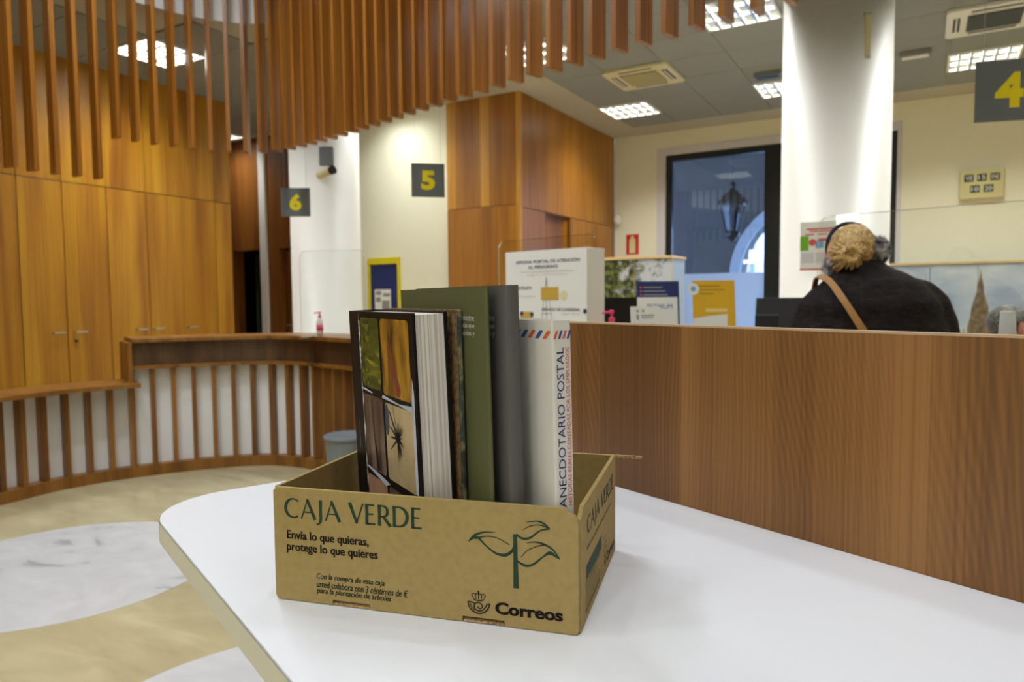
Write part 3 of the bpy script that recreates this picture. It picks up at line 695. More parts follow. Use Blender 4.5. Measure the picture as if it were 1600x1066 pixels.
# sapling print
q = []
q += ribbon2(mm([(243.2, 35.8), (242.9, 60), (242.7, 83.8)]), [.0050, .0040, .0034])
def st(pts, ws): 
    sp = spline(mm(pts), 6); n = len(sp); m_ = len(ws)
    W = []
    for i in range(n):
        f = i/(n-1)*(m_-1); a = int(min(f, m_-2)); W.append((ws[a]+(ws[a+1]-ws[a])*(f-a))/1000)
    return ribbon2(sp, W)
q += st([(199.4, 73.6), (207.5, 78.1), (216.1, 71.2), (224.7, 65.5), (233.2, 64.4), (239.3, 68.3), (241.8, 73.5)], [.4, 2.2, 1.4, 2.0, 3.0, 2.6, 1.2])
q += st([(199.4, 73.6), (205.1, 79.6), (213.8, 83.2), (224.9, 84.0)], [.5, 2.4, 1.6, .4]); q += st([(205.5, 77.0), (216.2, 79.8), (226.0, 79.2), (237.6, 74.1)], [1.8, 1.0, .8, .9])
q += st([(243.6, 84.2), (249.1, 80.7), (256.3, 82.0), (264.7, 88.7), (273.6, 91.4)], [1.4, 2.2, 1.9, 1.2, 1.6]); q += st([(273.6, 91.4), (268.3, 95.4), (262.4, 97.0), (252.8, 95.4)], [.6, 1.9, 1.2, .3]); q += st([(273, 91.6), (264.7, 93.8), (256.4, 92.3), (249.8, 88.4)], [1.6, .9, .8, .6])
q += st([(244.0, 60.6), (251.3, 57.0), (258.5, 58.6), (268.1, 66.6), (274.1, 70.0), (282.3, 65.4)], [1.4, 2.4, 2.0, 1.4, 3.4, .5]); q += st([(282.3, 65.4), (276.4, 73.0), (268.2, 77.4), (259.9, 78.5), (252.7, 76.9)], [.6, 1.6, 1.8, 1.2, .3]); q += st([(269.4, 76.9), (262.2, 74.9), (253.8, 70.5), (247.8, 64.1)], [1.5, .9, .8, .6])
polys('sapling_print', q, 'green_ink', box, (0, 0, 0), X, Z)
# postal emblem: crown above a coiled horn
q = []
def em(pts, w_): return ribbon2(spline(mm(pts), 6), w_/1000)
hx, hy = 208.6, 15.0
q += em([(198.2, 19.2), (199.6, 14.6), (203.2, 10.8), (208.3, 9.3), (213.6, 10.8), (217.2, 14.6), (218.8, 19.2)], 1.3)
q += em([(198.2, 19.2), (202.4, 19.0), (205.4, 17.6)], 1.2)
q += em([(218.8, 19.2), (216.2, 18.2), (214.8, 15.6), (212.0, 12.6), (208.4, 11.6), (205.0, 13.2), (204.2, 16.2), (205.8, 18.6), (208.6, 19.2), (211.2, 17.8), (211.8, 15.6), (210.2, 14.0), (208.2, 14.4), (207.8, 15.8)], 1.1)
q += em([(200.2, 18.6), (202.0, 14.4), (205.2, 11.6)], .9)
q += em([(203.6, 21.6), (208.4, 21.0), (213.0, 21.8)], 1.2)
for cx_ in (203.6, 206.0, 208.5, 211.0, 213.3): q.append(mm(circle(cx_, 22.8, .55, 8)))
q += em([(203.4, 23.6), (202.0, 25.6), (203.6, 27.2), (206.2, 26.4)], .8)+em([(213.4, 23.8), (214.8, 25.8), (213.2, 27.3), (210.6, 26.4)], .8)+em([(208.4, 23.0), (208.4, 28.0)], .8)+em([(206.1, 23.6), (205.4, 25.8), (208.3, 27.6), (211.4, 25.8), (210.8, 23.6)], .8)
q += em([(208.4, 27.8), (208.4, 30.0)], .7)+em([(207.4, 29.0), (209.4, 29.0)], .7)
polys('postal_emblem', q, 'black_ink', box, (0, 0, 0), X, Z)
text('lettering', 'Correos', 'black_ink', box, (.2240, 0, .0107), X, Z, .0605, .0112, bold=.028, heavy=.0003)
# right side print
rx = BW_
caps(box, (rx, .034, .0765), Yv, .166, .0165)
text('lettering', 'Envía lo que quieras, protege lo que quieres', 'black_ink', box, (rx, .034, .0620), Yv, Z, .150, .0045, bold=.01)
q = [rect(.030, .116, .0375, .0495)]
polys('printed_bar', q, 'green_ink', box, (rx, 0, 0), Yv, Z)
q = []
for k in range(7): q += [rect(.030, .030+random.uniform(.05, .084), .034-.0035*k, .0346-.0035*k)]
q += [rect(.025, .105, .0085, .0100)]
for a, b, c_, d_ in ((.028, .1145, .0355, .0361), (.028, .0286, .0080, .0361), (.114, .1146, .0080, .0361)): q.append(rect(a, b, c_, d_))
for k in range(5): q.append(rect(.128, .150, .0400-.006*k, .0408-.006*k))
polys('printed_table', q, 'green_ink', box, (rx, 0, 0), Yv, Z)
text('lettering', 'Correos', 'black_ink', box, (rx, .150, .0095), Yv, Z, .056, .0105, bold=.03)
q = ribbon2(mm([(140.5+4*cos(a), 14+4*sin(a)) for a in [pi+pi*k/10 for k in range(11)]]), .001)+ribbon2(mm([(140.5+2.2*cos(a), 14.5+2.2*sin(a)) for a in [2*pi*k/12 for k in range(13)]]), .0008)+[mm(circle(140.5, 19.5, 1.6, 10))]
polys('postal_emblem', q, 'black_ink', box, (rx, 0, 0), Yv, Z)

# ================================================================== BOOKS
BTH = .51
def book(name, label, near, lean, th=BTH):
    bb = Vector((cos(th), sin(th), 0)); dd = Vector((-sin(th), cos(th), 0)); zz = Vector((0, 0, 1))
    upb = zz*cos(lean)-bb*sin(lean); b2 = bb*cos(lean)+zz*sin(lean)
    o = thing(name, label, 'book', (0, 0, 0))
    z0 = TZ+.0042
    o.rotation_euler = Matrix(((b2.x, dd.x, upb.x), (b2.y, dd.y, upb.y), (b2.z, dd.z, upb.z))).to_euler()
    o.location = (near[0], near[1], z0); return o
LX, LR = (0, 0, 0), (0, -1, 0)      # left cover: text runs towards the near edge
glossy_black = plain('glossy_black_cover', S(24, 21, 20), .45, .12)
# 1 black photo book
b = book('photo_book', 'black glossy photo book with snapshot prints on its cover', (-.0798, .6372), .038)
w_, h_, t_ = .195, .2727, .034
fcov = mesh('front_cover', G().box(0, .003, 0, w_, 0, h_), glossy_black, b, bevel=.0005)
mesh('back_cover', G().box(t_-.003, t_, 0, w_, 0, h_), glossy_black, b, bevel=.0005)
mesh('spine', G().box(.003, t_-.003, w_-.003, w_, 0, h_), glossy_black, b)
mesh('pages', G().box(.003, t_-.003, .002, w_-.003, .002, h_-.002), 'pages', b)
# cover prints: a = distance from far (spine) edge, along LR
def cv(name, pts, m): return polys(name, [pts], m, fcov, (0, w_, 0), LR, Z)
green_photo = ramp_mat('green_snapshot', [(.25, S(28, 30, 20)), (.42, S(44, 66, 32)), (.58, S(84, 96, 36)), (.72, S(170, 156, 40))], (1, 5, 14), 5, 5, .3, 1)
amber_photo = ramp_mat('amber_snapshot', [(.3, S(60, 44, 24)), (.45, S(136, 96, 34)), (.6, S(186, 140, 44)), (.75, S(200, 100, 36))], (1, 8, 3), 5, 3, .3, .5)
mauve_photo = ramp_mat('mauve_snapshot', [(.3, S(40, 30, 28)), (.5, S(104, 84, 76)), (.7, S(140, 118, 108))], (1, 10, 1.5), 5, 3, .3, .4)
cream_photo = ramp_mat('cream_snapshot', [(.3, S(170, 148, 112)), (.7, S(206, 186, 146))], (1, 4, 4), 5, 3, .35)
pink_photo = ramp_mat('pink_snapshot', [(.3, S(150, 110, 90)), (.7, S(182, 140, 116))], (1, 4, 4), 5, 3, .35)
for (x0, x1, z0, z1, m_) in ((.040, .100, .192, .266, green_photo), (.106, .184, .190, .266, amber_photo), (.040, .102, .104, .184, mauve_photo), (.108, .186, .104, .182, cream_photo), (.040, .102, .016, .096, pink_photo), (.108, .186, .016, .096, mauve_photo)):
    r_ = .005; pts = []
    for cx_, cy_, a0 in ((x1-r_, z1-r_, 0), (x0+r_, z1-r_, 90), (x0+r_, z0+r_, 180), (x1-r_, z0+r_, 270)):
        pts += [(cx_+r_*cos(R(a0+15*k)), cy_+r_*sin(R(a0+15*k))) for k in range(7)]
    cv('snapshot_print', pts, m_)
# torn white print borders
random.seed(3)
def torn(x, z0, z1, w0):
    n = 26; zs = [z0+(z1-z0)*i/n for i in range(n+1)]
    ws = [max(.0002, w0*(.35+.9*noise.noise((x*40, z*90, 1.7))+.4*noise.noise((x*10, z*300, 5)))) for z in zs]
    return [(x-ws[i]*.4, zs[i]) for i in range(n+1)]+[(x+ws[i], zs[i]) for i in range(n, -1, -1)]
for a in ((.036, .186, .271, .006), (.037, .100, .186, .0035), (.037, .02, .099, .003)): polys('torn_border', [torn(*a)], 'white_ink', fcov, (0, w_, 0), LR, Z, eps=.0004)
polys('torn_border', [[(.036, .1885), (.07, .1865), (.07, .1880), (.04, .1905)], [(.10, .1855), (.15, .1835), (.187, .181), (.187, .187), (.15, .1850), (.104, .189)], [(.038, .103), (.06, .100), (.098, .094), (.112, .098), (.10, .1), (.07, .103), (.042, .105)], [(.184, .105), (.190, .105), (.191, .20), (.187, .214), (.184, .19)]], flat('pale_blue_paper', S(190, 194, 210)), fcov, (0, w_, 0), LR, Z, eps=.0004)
# red stroke and dark figures inside the snapshots
q = ribbon2([(.127, .245), (.132, .232), (.138, .225), (.139, .214), (.146, .206), (.150, .196), (.152, .192)], [.003, .010, .006, .012, .010, .014, .005])
polys('print_figure', q, flat('brick_red_print', S(132, 62, 40)), fcov, (0, w_, 0), LR, Z, eps=.0005)
q = ribbon2([(.112, .262), (.118, .225), (.124, .192)], [.002, .003, .002])
for k in range(70):
    x = .053+random.gauss(0, .005)+.016*random.random(); z = .258-.066*random.random()**1.4; q.append(rect(x, x+random.uniform(.0006, .003), z, z+random.uniform(.0006, .0030)))
polys('print_figure', [f for f in q[2:]], flat('lime_yellow_print', S(150, 140, 36)), fcov, (0, w_, 0), LR, Z, eps=.0005)
q = []
c0 = (.142, .150)
for k in range(70):
    a = random.uniform(-pi*.65, pi*.55); L = random.uniform(.006, .019); q += ribbon2([c0, (c0[0]+L*cos(a), c0[1]+L*sin(a)*1.3)], [.0012, .0002])
q.append(circle(c0[0], c0[1], .006, 14))
for a, L, ww in ((2.3, .034, .0035), (2.75, .024, .003), (3.7, .026, .002), (1.9, .036, .0012), (3.2, .02, .0025)): q += ribbon2([c0, (c0[0]+L*.5*cos(a), c0[1]+L*.5*sin(a)), (c0[0]+L*cos(a), c0[1]+L*sin(a))], [ww*1.4, ww, ww*.5])
polys('print_figure', q, flat('ink_dark_print', S(44, 40, 34)), fcov, (0, w_, 0), LR, Z, eps=.0005)
polys('print_figure', [circle(0, 0, 1, 4)] and [[(.113+.006*cos(a), .165+.016*sin(a)) for a in [2*pi*k/18 for k in range(18)]]], flat('slate_print', S(70, 80, 92)), fcov, (0, w_, 0), LR, Z, eps=.0005)
q = ribbon2([(.066, .18), (.070, .14), (.078, .106)], [.0015, .002, .008])+ribbon2([(.052, .18), (.054, .15)], [.001, .0006])
polys('print_figure', q, flat('umber_print', S(34, 26, 24)), fcov, (0, w_, 0), LR, Z, eps=.0005)
text('lettering', 'Pereira', 'white_ink', fcov, (0, w_-.017, .153), (0, 0, -1), (0, -1, 0), .026, .0035) if False else text('lettering', 'fotografías', 'grey_ink', fcov, (0, w_-.016, .150), (0, 0, -1), (0, -1, 0), .030, .0035)
# 2 thin marbled book
b = book('marbled_book', 'thin book with grey-green marbled hardcover between black and olive books', (-.0481, .6522), .018)
w_, h_, t_ = .193, .275, .0075
marbled = ramp_mat('marbled_cover', [(.3, S(44, 50, 46)), (.48, S(76, 84, 76)), (.6, S(150, 138, 100)), (.75, S(60, 66, 60))], (1, 1, 1), 40, 6, .4, 1.5)
mesh('front_cover', G().box(0, .0018, 0, w_, 0, h_), ramp_mat('rust_edge', [(.3, S(80, 56, 30)), (.6, S(150, 116, 78))], (1, 1, 1), 160, 4, .6), b)
mesh('pages', G().box(.0018, .003, .002, w_-.004, .002, h_-.003), 'pages', b)
mesh('back_cover', G().box(.003, t_, 0, w_, 0, h_), marbled, b, bevel=.001)
# 3 olive, 4 grey
olive = plain('olive_cloth', S(94, 95, 60), .6, .3, noise_amt=.05, nscale=300)
greyc = plain('grey_cloth', S(94, 92, 89), .6, .3, noise_amt=.05, nscale=300)
def hardback(name, label, near, w_, h_, t_, m_, texts, lean=.024):
    b = book(name, label, near, lean)
    # cover with rounded spine at the near edge
    prof = [(0, w_), (0, .004)]+[(t_/2-t_/2*cos(a), .004-.004*sin(a)) for a in [pi*k/8 for k in range(1, 8)]]+[(t_, .004), (t_, w_), (t_-.0025, w_), (t_-.0025, .008), (.0025, .008), (.0025, w_)]
    cvr = mesh('cover', G().prism(prof, 0, h_), m_, b)
    mesh('pages', G().box(.0026, t_-.0026, .0085, w_-.004, .003, h_-.004), 'pages', b)
    for s_, z, ww in texts:
        text('lettering', s_, 'white_ink', cvr, (0, .022+ww, z), LR, Z, ww, .0048 if s_ == 'semestre' else .0062)
    return b
tx = (('semestre', .2650, .0300), ('edición que', .2570, .0380), ('tación y', .2500, .0290))
hardback('olive_book', 'tall olive green hardback with small white text, standing in the cardboard box', (-.0172, .6191), .206, .2953, .0050, olive, tx)
hardback('grey_book', 'tall dark grey hardback standing between olive and white books', (.001, .6138), .206, .2965, .0145, greyc, tx)
# 5 white
b = book('white_book', 'white book with airmail stripes and blue ANECDOTARIO POSTAL spine title', (.0388, .6029), .0207)
w_, h_, t_ = .175, .2657, .0195
wc = plain('white_dust_jacket', S(224, 219, 210), .45, .35)
prof = [(0, w_), (0, .002), (.0012, .0004), (.003, 0), (t_-.003, 0), (t_-.001, .0006), (t_, .003), (t_, w_), (t_-.002, w_), (t_-.002, .004), (.002, .004), (.002, w_)]
cvr = mesh('dust_jacket', G().prism(prof, 0, h_), wc, b)
mesh('pages', G().box(.0021, t_-.0021, .0045, w_-.003, .003, h_-.003), 'pages', b)
zt = h_-.0158
for k in range(13):       # stripes round the cover and the spine
    y = .010+.0125*k; q = [[(-y-.006, zt), (-y, zt), (-y+.008, zt+.007), (-y+.002, zt+.007)]]
    polys('airmail_stripe', q, 'orange' if k % 2 == 0 else 'blue', cvr, (0, 0, 0), LR, Z)
for k in range(4):
    x = .0008+.0044*k; q = [[(x, zt), (x+.0024, zt), (x+.0050, zt+.007), (x+.0026, zt+.007)]]
    polys('airmail_stripe', q, 'blue' if k % 2 else 'orange', cvr, (0, 0, 0), X, Z)
text('lettering', 'ANECDOTARIO POSTAL', 'navy', cvr, (.0108, 0, .1035), Z, (-1, 0, 0), .139, .0072)
text('lettering', 'HISTORIAS REALES CONTADAS POR LOS EMPLEADOS', 'red_soft', cvr, (.0166, 0, .1045), Z, (-1, 0, 0), .138, .0040)

# ================================================================== SIGNS
def sign(digit, c, yawz, sz=.25):
    t = thing('hanging_sign', {'6': 'grey hanging sign with yellow number 6 before the left column', '5': 'grey hanging sign with yellow number 5 beside the wood block', '4': 'grey hanging sign with yellow number 4 above the fur coat person'}[digit], 'sign', (c[0], c[1], c[2]-sz/2), yawz)
    pn = mesh('sign_panel', G().box(-sz/2, sz/2, 0, .008, 0, sz), 'sign', t, bevel=.001)
    text('number', digit, 'yellow', pn, (-sz*.21, 0, sz*.21), X, Z, sz*.42, sz*.58, bold=.05, eps=.001)
    for s_ in (-1, 1): mesh('wire', G().tube([(s_*sz*.38, .004, sz), (s_*sz*.38, .004, ZC-.01-(c[2]-sz/2))], .0012, 5), 'alu', t)
sign('6', (-1.89, 6.3, 2.23), R(4)); sign('5', (-.62, 5.4, 2.262), R(12)); sign('4', (2.07, 3.0, 2.215), R(-14))

# ================================================================== wall things
x, y = UV(WU-.001, 3.645)
t = thing('fire_sign', 'small red fire extinguisher sign on the cream wall', 'sign', (x, y, 1.99), RZ)
mesh('sign_plate', G().box(-.095, .095, -.004, 0, 0, .29), 'red', t)
q = [rect(-.045, .045, .02, .2), circle(0, .2, .045, 16), rect(-.02, .02, .22, .27)]
polys('extinguisher_symbol', q, flat('sign_cream', S(226, 224, 170)), t, (0, -.004, 0), X, Z, .001)
x, y = UV(WU-.001, -.555)
t = thing('wall_clock', 'cream flip calendar clock hanging on the cream wall', 'clock', (x, y, 2.46), RZ)
cb = mesh('clock_case', G().prism([(-.215, 0), (.215, 0), (.215, .335), (-.215, .335)], 0, .08, P_front @ Matrix.Translation((0, 0, -.08))), 'cream_plastic', t, bevel=.018)
mesh('clock_face', G().box(-.195, .195, -.083, -.079, .03, .315), plain('clock_face', S(206, 198, 140), .4), t)
for (cx_, cz, s_) in ((-.125, .235, 'VIE'), (0, .235, '15'), (.125, .235, 'ENE'), (-.065, .11, '10'), (.065, .11, '20')):
    fp_ = mesh('flip_card', G().box(cx_-.045, cx_+.045, -.088, -.083, cz-.04, cz+.04), 'black_plastic', t)
    text('number', s_, 'white_ink', fp_, (cx_-.035, -.088, cz-.025), X, Z, .07, .05, bold=.02, eps=.001)
x, y = UV(WU-.06, 3.86)
t = thing('motion_sensor', 'small white motion sensor in the corner beside the wood block', 'sensor', (x, y, 2.43), RZ)
mesh('sensor_body', G().lathe([(.02, 0), (.045, .03), (.05, .09), (.03, .13)], 14), 'white_plastic', t, smooth=True); mesh('lens', G().ell((-.0, -.03, .05), (.025, .03, .03), 12, 8), 'paper', t, smooth=True)
# notice board on the cream wall
x, y = UV(BW-.001, 5.93)
t = thing('notice_board', 'blue notice board with yellow frame on the cream wall', 'notice board', (x, y, 1.1), RZ)
g = G().box(-.26, -.225, -.03, 0, 0, .8).box(.225, .26, -.03, 0, 0, .8).box(-.225, .225, -.03, 0, 0, .03).box(-.225, .225, -.03, 0, .72, .8)
mesh('frame', g, plain('yellow_frame', S(224, 206, 40), .4), t); mesh('board', G().box(-.225, .225, -.01, 0, .03, .72), 'navy', t)
pp = mesh('notice', G().box(-.16, .10, -.014, -.01, .08, .40), 'paper', t)
polys('notice_print', [rect(-.14, -.05, .33, .38), rect(-.02, .09, .31, .35), rect(-.14, -.06, .24, .30), rect(-.04, .08, .1, .26)], 'grey_ink', pp, (0, -.014, 0), X, Z, .001)
# cctv on left column
t = thing('security_camera', 'white security camera on a bracket fixed to the left column', 'camera', (-1.84, 7.24, 2.58), 0)
mesh('junction_box', G().box(-.085, .055, .0, .06, .14, .33), 'grey_plastic', t, bevel=.006)
mesh('conduit', G().tube([(-.03, .02, .33), (-.03, .02, 1.08)], .012, 8), 'white_plastic', t)
mesh('arm', G().tube([(-.02, .03, .15), (-.01, -.03, .10)], .014, 8), 'white_plastic', t)
Mc = Matrix.Translation((.0, -.06, .06)) @ Matrix.Rotation(R(62), 4, 'Z') @ Matrix.Rotation(R(-12), 4, 'X')
g = G().tube([Mc @ Vector((0, y, 0)) for y in (.11, .10, -.05, -.06)], [.03, .042, .042, .042], 16); mesh('camera_body', g, 'cream_plastic', t, smooth=False)
g = G().tube([Mc @ Vector((0, y, 0)) for y in (-.06, -.10)], [.040, .046], 16); cbn = mesh('hood', g, 'black_plastic', t)
# conduit slot on right column
t = thing('cable_cover', 'cream cable cover strip on the right white column', 'cable cover', (2.33+.36*sin(R(6)), 5.17-.362*cos(R(6)), 2.95), R(4))
mesh('cover_strip', G().box(-.016, .022, -.006, .012, 0, .28), 'cream_plastic', t, bevel=.003); mesh('bracket', G().box(-.024, .026, -.008, .010, .27, .285), 'alu', t); mesh('bracket', G().box(-.012, .02, -.008, .010, -.01, .0), 'alu', t)
# calendar on right column
ang = R(-24)
t = thing('wall_calendar', 'colourful paper calendar taped to the right white column', 'calendar', (2.105, 4.865, 1.545), R(-34))
sh = mesh('sheet', G().box(-.13, .16, -.002, 0, 0, .33), 'paper', t)
polys('calendar_print', [rect(-.09, .12, .275, .285), rect(-.07, .11, .260, .268)], 'red', sh, (0, -.002, 0), X, Z, .001)
polys('calendar_print', [rect(-.13, -.075, .135, .235)], 'green_print', sh, (0, -.002, 0), X, Z, .001)
polys('calendar_print', [rect(.06, .16, .135, .215), rect(-.03, .02, .15, .2)], 'sky_blue', sh, (0, -.002, 0), X, Z, .001)
polys('calendar_print', [circle(-.05, .19, .024, 12), rect(-.02, .06, .195, .215), rect(-.10, -.04, .240, .248), rect(-.02, .04, .240, .248), rect(.06, .12, .240, .248)], 'red_soft', sh, (0, -.002, 0), X, Z, .0015)
polys('calendar_print', [rect(-.12+.09*k, -.04+.09*k, .05, .12) for k in range(3)], flat('pale_grey_print', S(212, 210, 208)), sh, (0, -.002, 0), X, Z, .001)
polys('calendar_print', [rect(-.13, .16, .0, .012)], 'red', sh, (0, -.002, 0), X, Z, .001)

# ================================================================== on and behind the counter.  straight run: P(t) = C0 + t*dir
C0 = Vector((-1.45, 5.37)); CD = Vector((.738, -.675)); CN = Vector((.675, .738))
CAZ = math.atan2(CD.y, CD.x); CTOP = 1.085
def CP(t_, off=.2): p = C0+CD*t_+CN*(off-.02); return p.x, p.y
def rrect(x0, x1, z0, z1, r, n=6):
    pts = [(x0, z0), (x1, z0)]
    pts += [(x1-r+r*cos(R(90*k/n)), z1-r+r*sin(R(90*k/n))) for k in range(n+1)]+[(x0+r-r*sin(R(90*k/n)), z1-r+r*cos(R(90*k/n))) for k in range(n+1)]
    return pts
def acrylic(t0, t1, ztop, lab, off=.22, az=None):
    x, y = CP((t0+t1)/2, off); L = (t1-t0)/2
    t = thing('acrylic_screen', lab, 'screen', (x, y, CTOP), CAZ if az is None else az)
    mesh('sheet', G().prism(rrect(-L, L, .0, ztop-CTOP, .05), -.003, .003, P_front), 'acrylic', t)
    pts = rrect(-L, L, .0, ztop-CTOP, .05)[1:]+[(-L, 0)]
    g = G().tube([(p[0], 0, p[1]) for p in pts], .0016, 6, ref=(0, 1, 0)); mesh('polished_edge', g, 'acrylic', t)
    for s_ in (-1, 1): mesh('foot', G().box(s_*L*.8-.02, s_*L*.8+.02, -.08, .08, 0, .006), 'acrylic_edge', t)
acrylic(1.60, 2.353, 1.727, 'clear acrylic screen on the counter behind the pilgrim office poster', .30)
acrylic(3.585, 4.55, 1.71, 'clear acrylic screen on the counter in front of the person in fur coat')
acrylic(-.30, .22, 1.75, 'clear acrylic screen on the counter in front of the left column', .16, R(-8))
def bottle(x, y, z, lab, s_=1):
    t = thing('pump_bottle', lab, 'bottle', (x, y, z), R(20))
    mesh('bottle_body', G().lathe([(.028*s_, 0), (.032*s_, .01), (.032*s_, .12*s_), (.026*s_, .145*s_), (.012*s_, .16*s_), (.012*s_, .165*s_)], 18), plain('milky_bottle', S(224, 216, 206), .3), t, smooth=True)
    mesh('label_band', G().lathe([(.0325*s_, .04*s_), (.0325*s_, .10*s_)], 18), 'pink_plastic', t, smooth=True)
    g = G().lathe([(.015*s_, .165*s_), (.015*s_, .185*s_), (.006*s_, .19*s_), (.006*s_, .205*s_), (.012*s_, .207*s_), (.012*s_, .222*s_), (.004*s_, .225*s_)], 14); g.tube([(0, 0, .215*s_), (-.045*s_, 0, .212*s_), (-.05*s_, 0, .205*s_)], .006*s_, 8)
    mesh('pump', g, 'pink_plastic', t)
bottle(.492, 3.50, CTOP, 'pink pump sanitizer bottle on the counter beside leaflet cards', 1.0)
p = at_len(CNT_PATH, cl, 3.05)[0]
bottle(-1.59, 5.88, CTOP, 'pink pump sanitizer bottle on the curved counter before the left column', .85)
# pilgrim poster box
t = thing('poster_box', 'white display box lettered OFICINA PORTAL DE ATENCIÓN AL PEREGRINO', 'poster', (.18, 3.913, CTOP), CAZ)
bx = mesh('panel_box', G().box(-.29, .29, 0, .16, 0, .548), 'paper', t, bevel=.003)
F0 = (0, 0, 0)
def bt(s_, x0, z0, w_, h, m_='navy', bold=.02): text('lettering', s_, m_, bx, (x0*1.22, 0, z0), X, Z, w_*1.22, h, bold=bold, eps=.001)
bt('OFICINA PORTAL DE ATENCIÓN', -.17, .478, .37, .022); bt('AL PEREGRINO', -.095, .448, .175, .018)
bt('OFICINA PORTAL DE ATENCIÓN DE PEREGRINOS', -.14, .427, .31, .009, 'grey_ink', 0); bt('pilgrim information', -.10, .409, .23, .008, 'grey_ink', 0)
bt('EL BOTELLETA', -.185, .335, .11, .016); bt('CONSULTE DESDE 2,50', -.185, .29, .13, .008, 'grey_ink', 0); bt('SERVICIO DE CONSIGNA', -.015, .215, .215, .016); bt('luggage deposit', .10, .195, .1, .008, 'grey_ink', 0)
polys('easel_drawing', ribbon2([(.015, .40), (-.03, .10)], .003)+ribbon2([(.015, .40), (.065, .10)], .003)+ribbon2([(.015, .40), (.015, .10)], .004)+ribbon2([(-.02, .20), (.05, .20)], .003), 'grey_ink', bx, F0, X, Z, .001)
for q_ in (rect(-.024, .10, .275, .345), rect(-.18, -.085, .13, .21)): polys('ticket_drawing', [q_], flat('ochre_print', S(204, 166, 70)), bx, F0, X, Z, .0015)
polys('badge_drawing', [circle(.135, .30, .026, 16)], flat('pale_ochre_print', S(226, 214, 170)), bx, F0, X, Z, .001)
polys('badge_drawing', [circle(.278, .215, .013, 16), circle(-.165, .20, .013, 12), circle(-.09, .195, .013, 12)], 'navy', bx, F0, X, Z, .002)
# leaflet stands
def leaflet(name, lab, x, y, w_, h, m_, yw, prints):
    t = thing(name, lab, 'leaflet stand', (x, y, CTOP), yw)
    M_ = Matrix.Rotation(R(-8), 4, 'X')
    g = G().box(-w_/2, w_/2, 0, .012, .004, h, M_); sh = mesh('leaflet', g, m_, t)
    mesh('holder', G().box(-w_/2-.004, w_/2+.004, -.03, .09, 0, .004), 'clear_plastic', t)
    n_ = M_ @ Vector((0, 0, 1))
    for q, mm_, e in prints: polys('leaflet_print', q, mm_, sh, (0, 0, .0), X, n_, e)
    return t, sh, n_
leaflet('blue_leaflet', 'navy blue leaflet with orange bullet list on the counter', .70, 3.36, .20, .365, 'navy', R(0), [([circle(-.082, .335-.018*k, .005, 8) for k in range(6)], 'orange', .001), ([rect(-.07, -.07+w_, .332-.018*k, .338-.018*k) for k, w_ in enumerate((.09, .105, .115, .08, .06, .06))], 'grey_ink', .001)])
t, sh, n_ = leaflet('premium_leaflet', 'white PREMIUM leaflet standing before the navy leaflet', .668, 3.22, .182, .288, 'paper', R(0), [])
text('lettering', 'PREMIUM', 'blue', sh, (-.055, 0, .232), X, n_, .115, .022, eps=.001)
leaflet('yellow_leaflet', 'yellow and white brochure with round badge standing on the counter', .948, 3.30, .196, .365, 'gold', R(-2), [([rect(-.07, .03, .335, .341), rect(-.065, .05, .318, .323), rect(-.065, -.0, .30, .305)], flat('olive_print', S(170, 140, 40)), .001), ([[(-.098, .02), (.06, .02), (.06, .205), (-.03, .197), (-.098, .185)]], 'paper', .001), ([rect(-.04, .06, .215, .232)], flat('pale_gold_print', S(240, 214, 130)), .001), ([circle(-.096, .325, .028, 24)], 'paper', .002), ([circle(-.096, .326, .012, 12)], 'sky_blue', .003)])
t, sh, n_ = leaflet('information_cards', 'small white information cards with grey print on the counter', .585, 3.06, .125, .248, 'paper', R(8), [([circle(-.035, .228, .006, 10), circle(-.01, .228, .006, 10)], 'grey_ink', .001), ([rect(-.02, .04, .206, .211), rect(-.02, .035, .196, .200), rect(-.04, -.03, .19, .212), rect(-.04, .04, .17, .173)], 'grey_ink', .001)])
# desk with monitor
dx, dy = CP(2.75, .95)
t = thing('office_desk', 'plain office desk behind the counter carrying the monitors', 'desk', (dx, dy, 0), CAZ)
mesh('desk_top', G().box(-.9, .9, -.35, .35, .71, .74), 'white_plastic', t); 
for s_ in (-1, 1): mesh('side_panel', G().box(s_*.86-.015, s_*.86+.015, -.33, .33, 0, .71), 'white_plastic', t)
def monitor(x, y, yw, w_, h, z1, lab, tilt=0):
    t = thing('monitor', lab, 'monitor', (x, y, .74), yw)
    mesh('base', G().lathe([(.12, 0), (.12, .01), (.03, .015)], 24), 'black_plastic', t); mesh('stem', G().box(-.025, .025, -.01, .02, .01, z1-.74-h*.4), 'black_plastic', t)
    M_ = Matrix.Translation((0, -.02, z1-.74-h/2)) @ Matrix.Rotation(R(tilt), 4, 'X')
    mesh('housing', G().box(-w_/2, w_/2, -.025, .015, -h/2, h/2, M_), 'black_plastic', t, bevel=.004)
    mesh('screen', G().box(-w_/2+.012, w_/2-.012, .015, .017, -h/2+.014, h/2-.012, M_), plain('dark_screen', S(24, 26, 30), .15), t)
monitor(.735, 4.35, R(6), .37, .30, 1.372, 'black monitor seen from behind below the tree print cabinet')
monitor(1.54, 4.02, R(-28), .30, .28, 1.36, 'black monitor standing beside the right column', -12)
t = thing('card_terminal', 'small black card terminal with white marks on the counter', 'card terminal', (1.12, 3.12, CTOP), R(-20))
mesh('terminal_body', G().prism([(0, 0), (.09, 0), (.075, .04), (.05, .20), (.02, .205)], -.05, .05, Matrix(((0, 0, 1, 0), (1, 0, 0, 0), (0, 1, 0, 0), (0, 0, 0, 1)))), 'black_plastic', t, bevel=.004)
polys('terminal_mark', [rect(-.02, .0, .14, .165), rect(.005, .02, .12, .14)], 'white_ink', t, (0, .0135, 0), X, (0, .1, 1), .004)
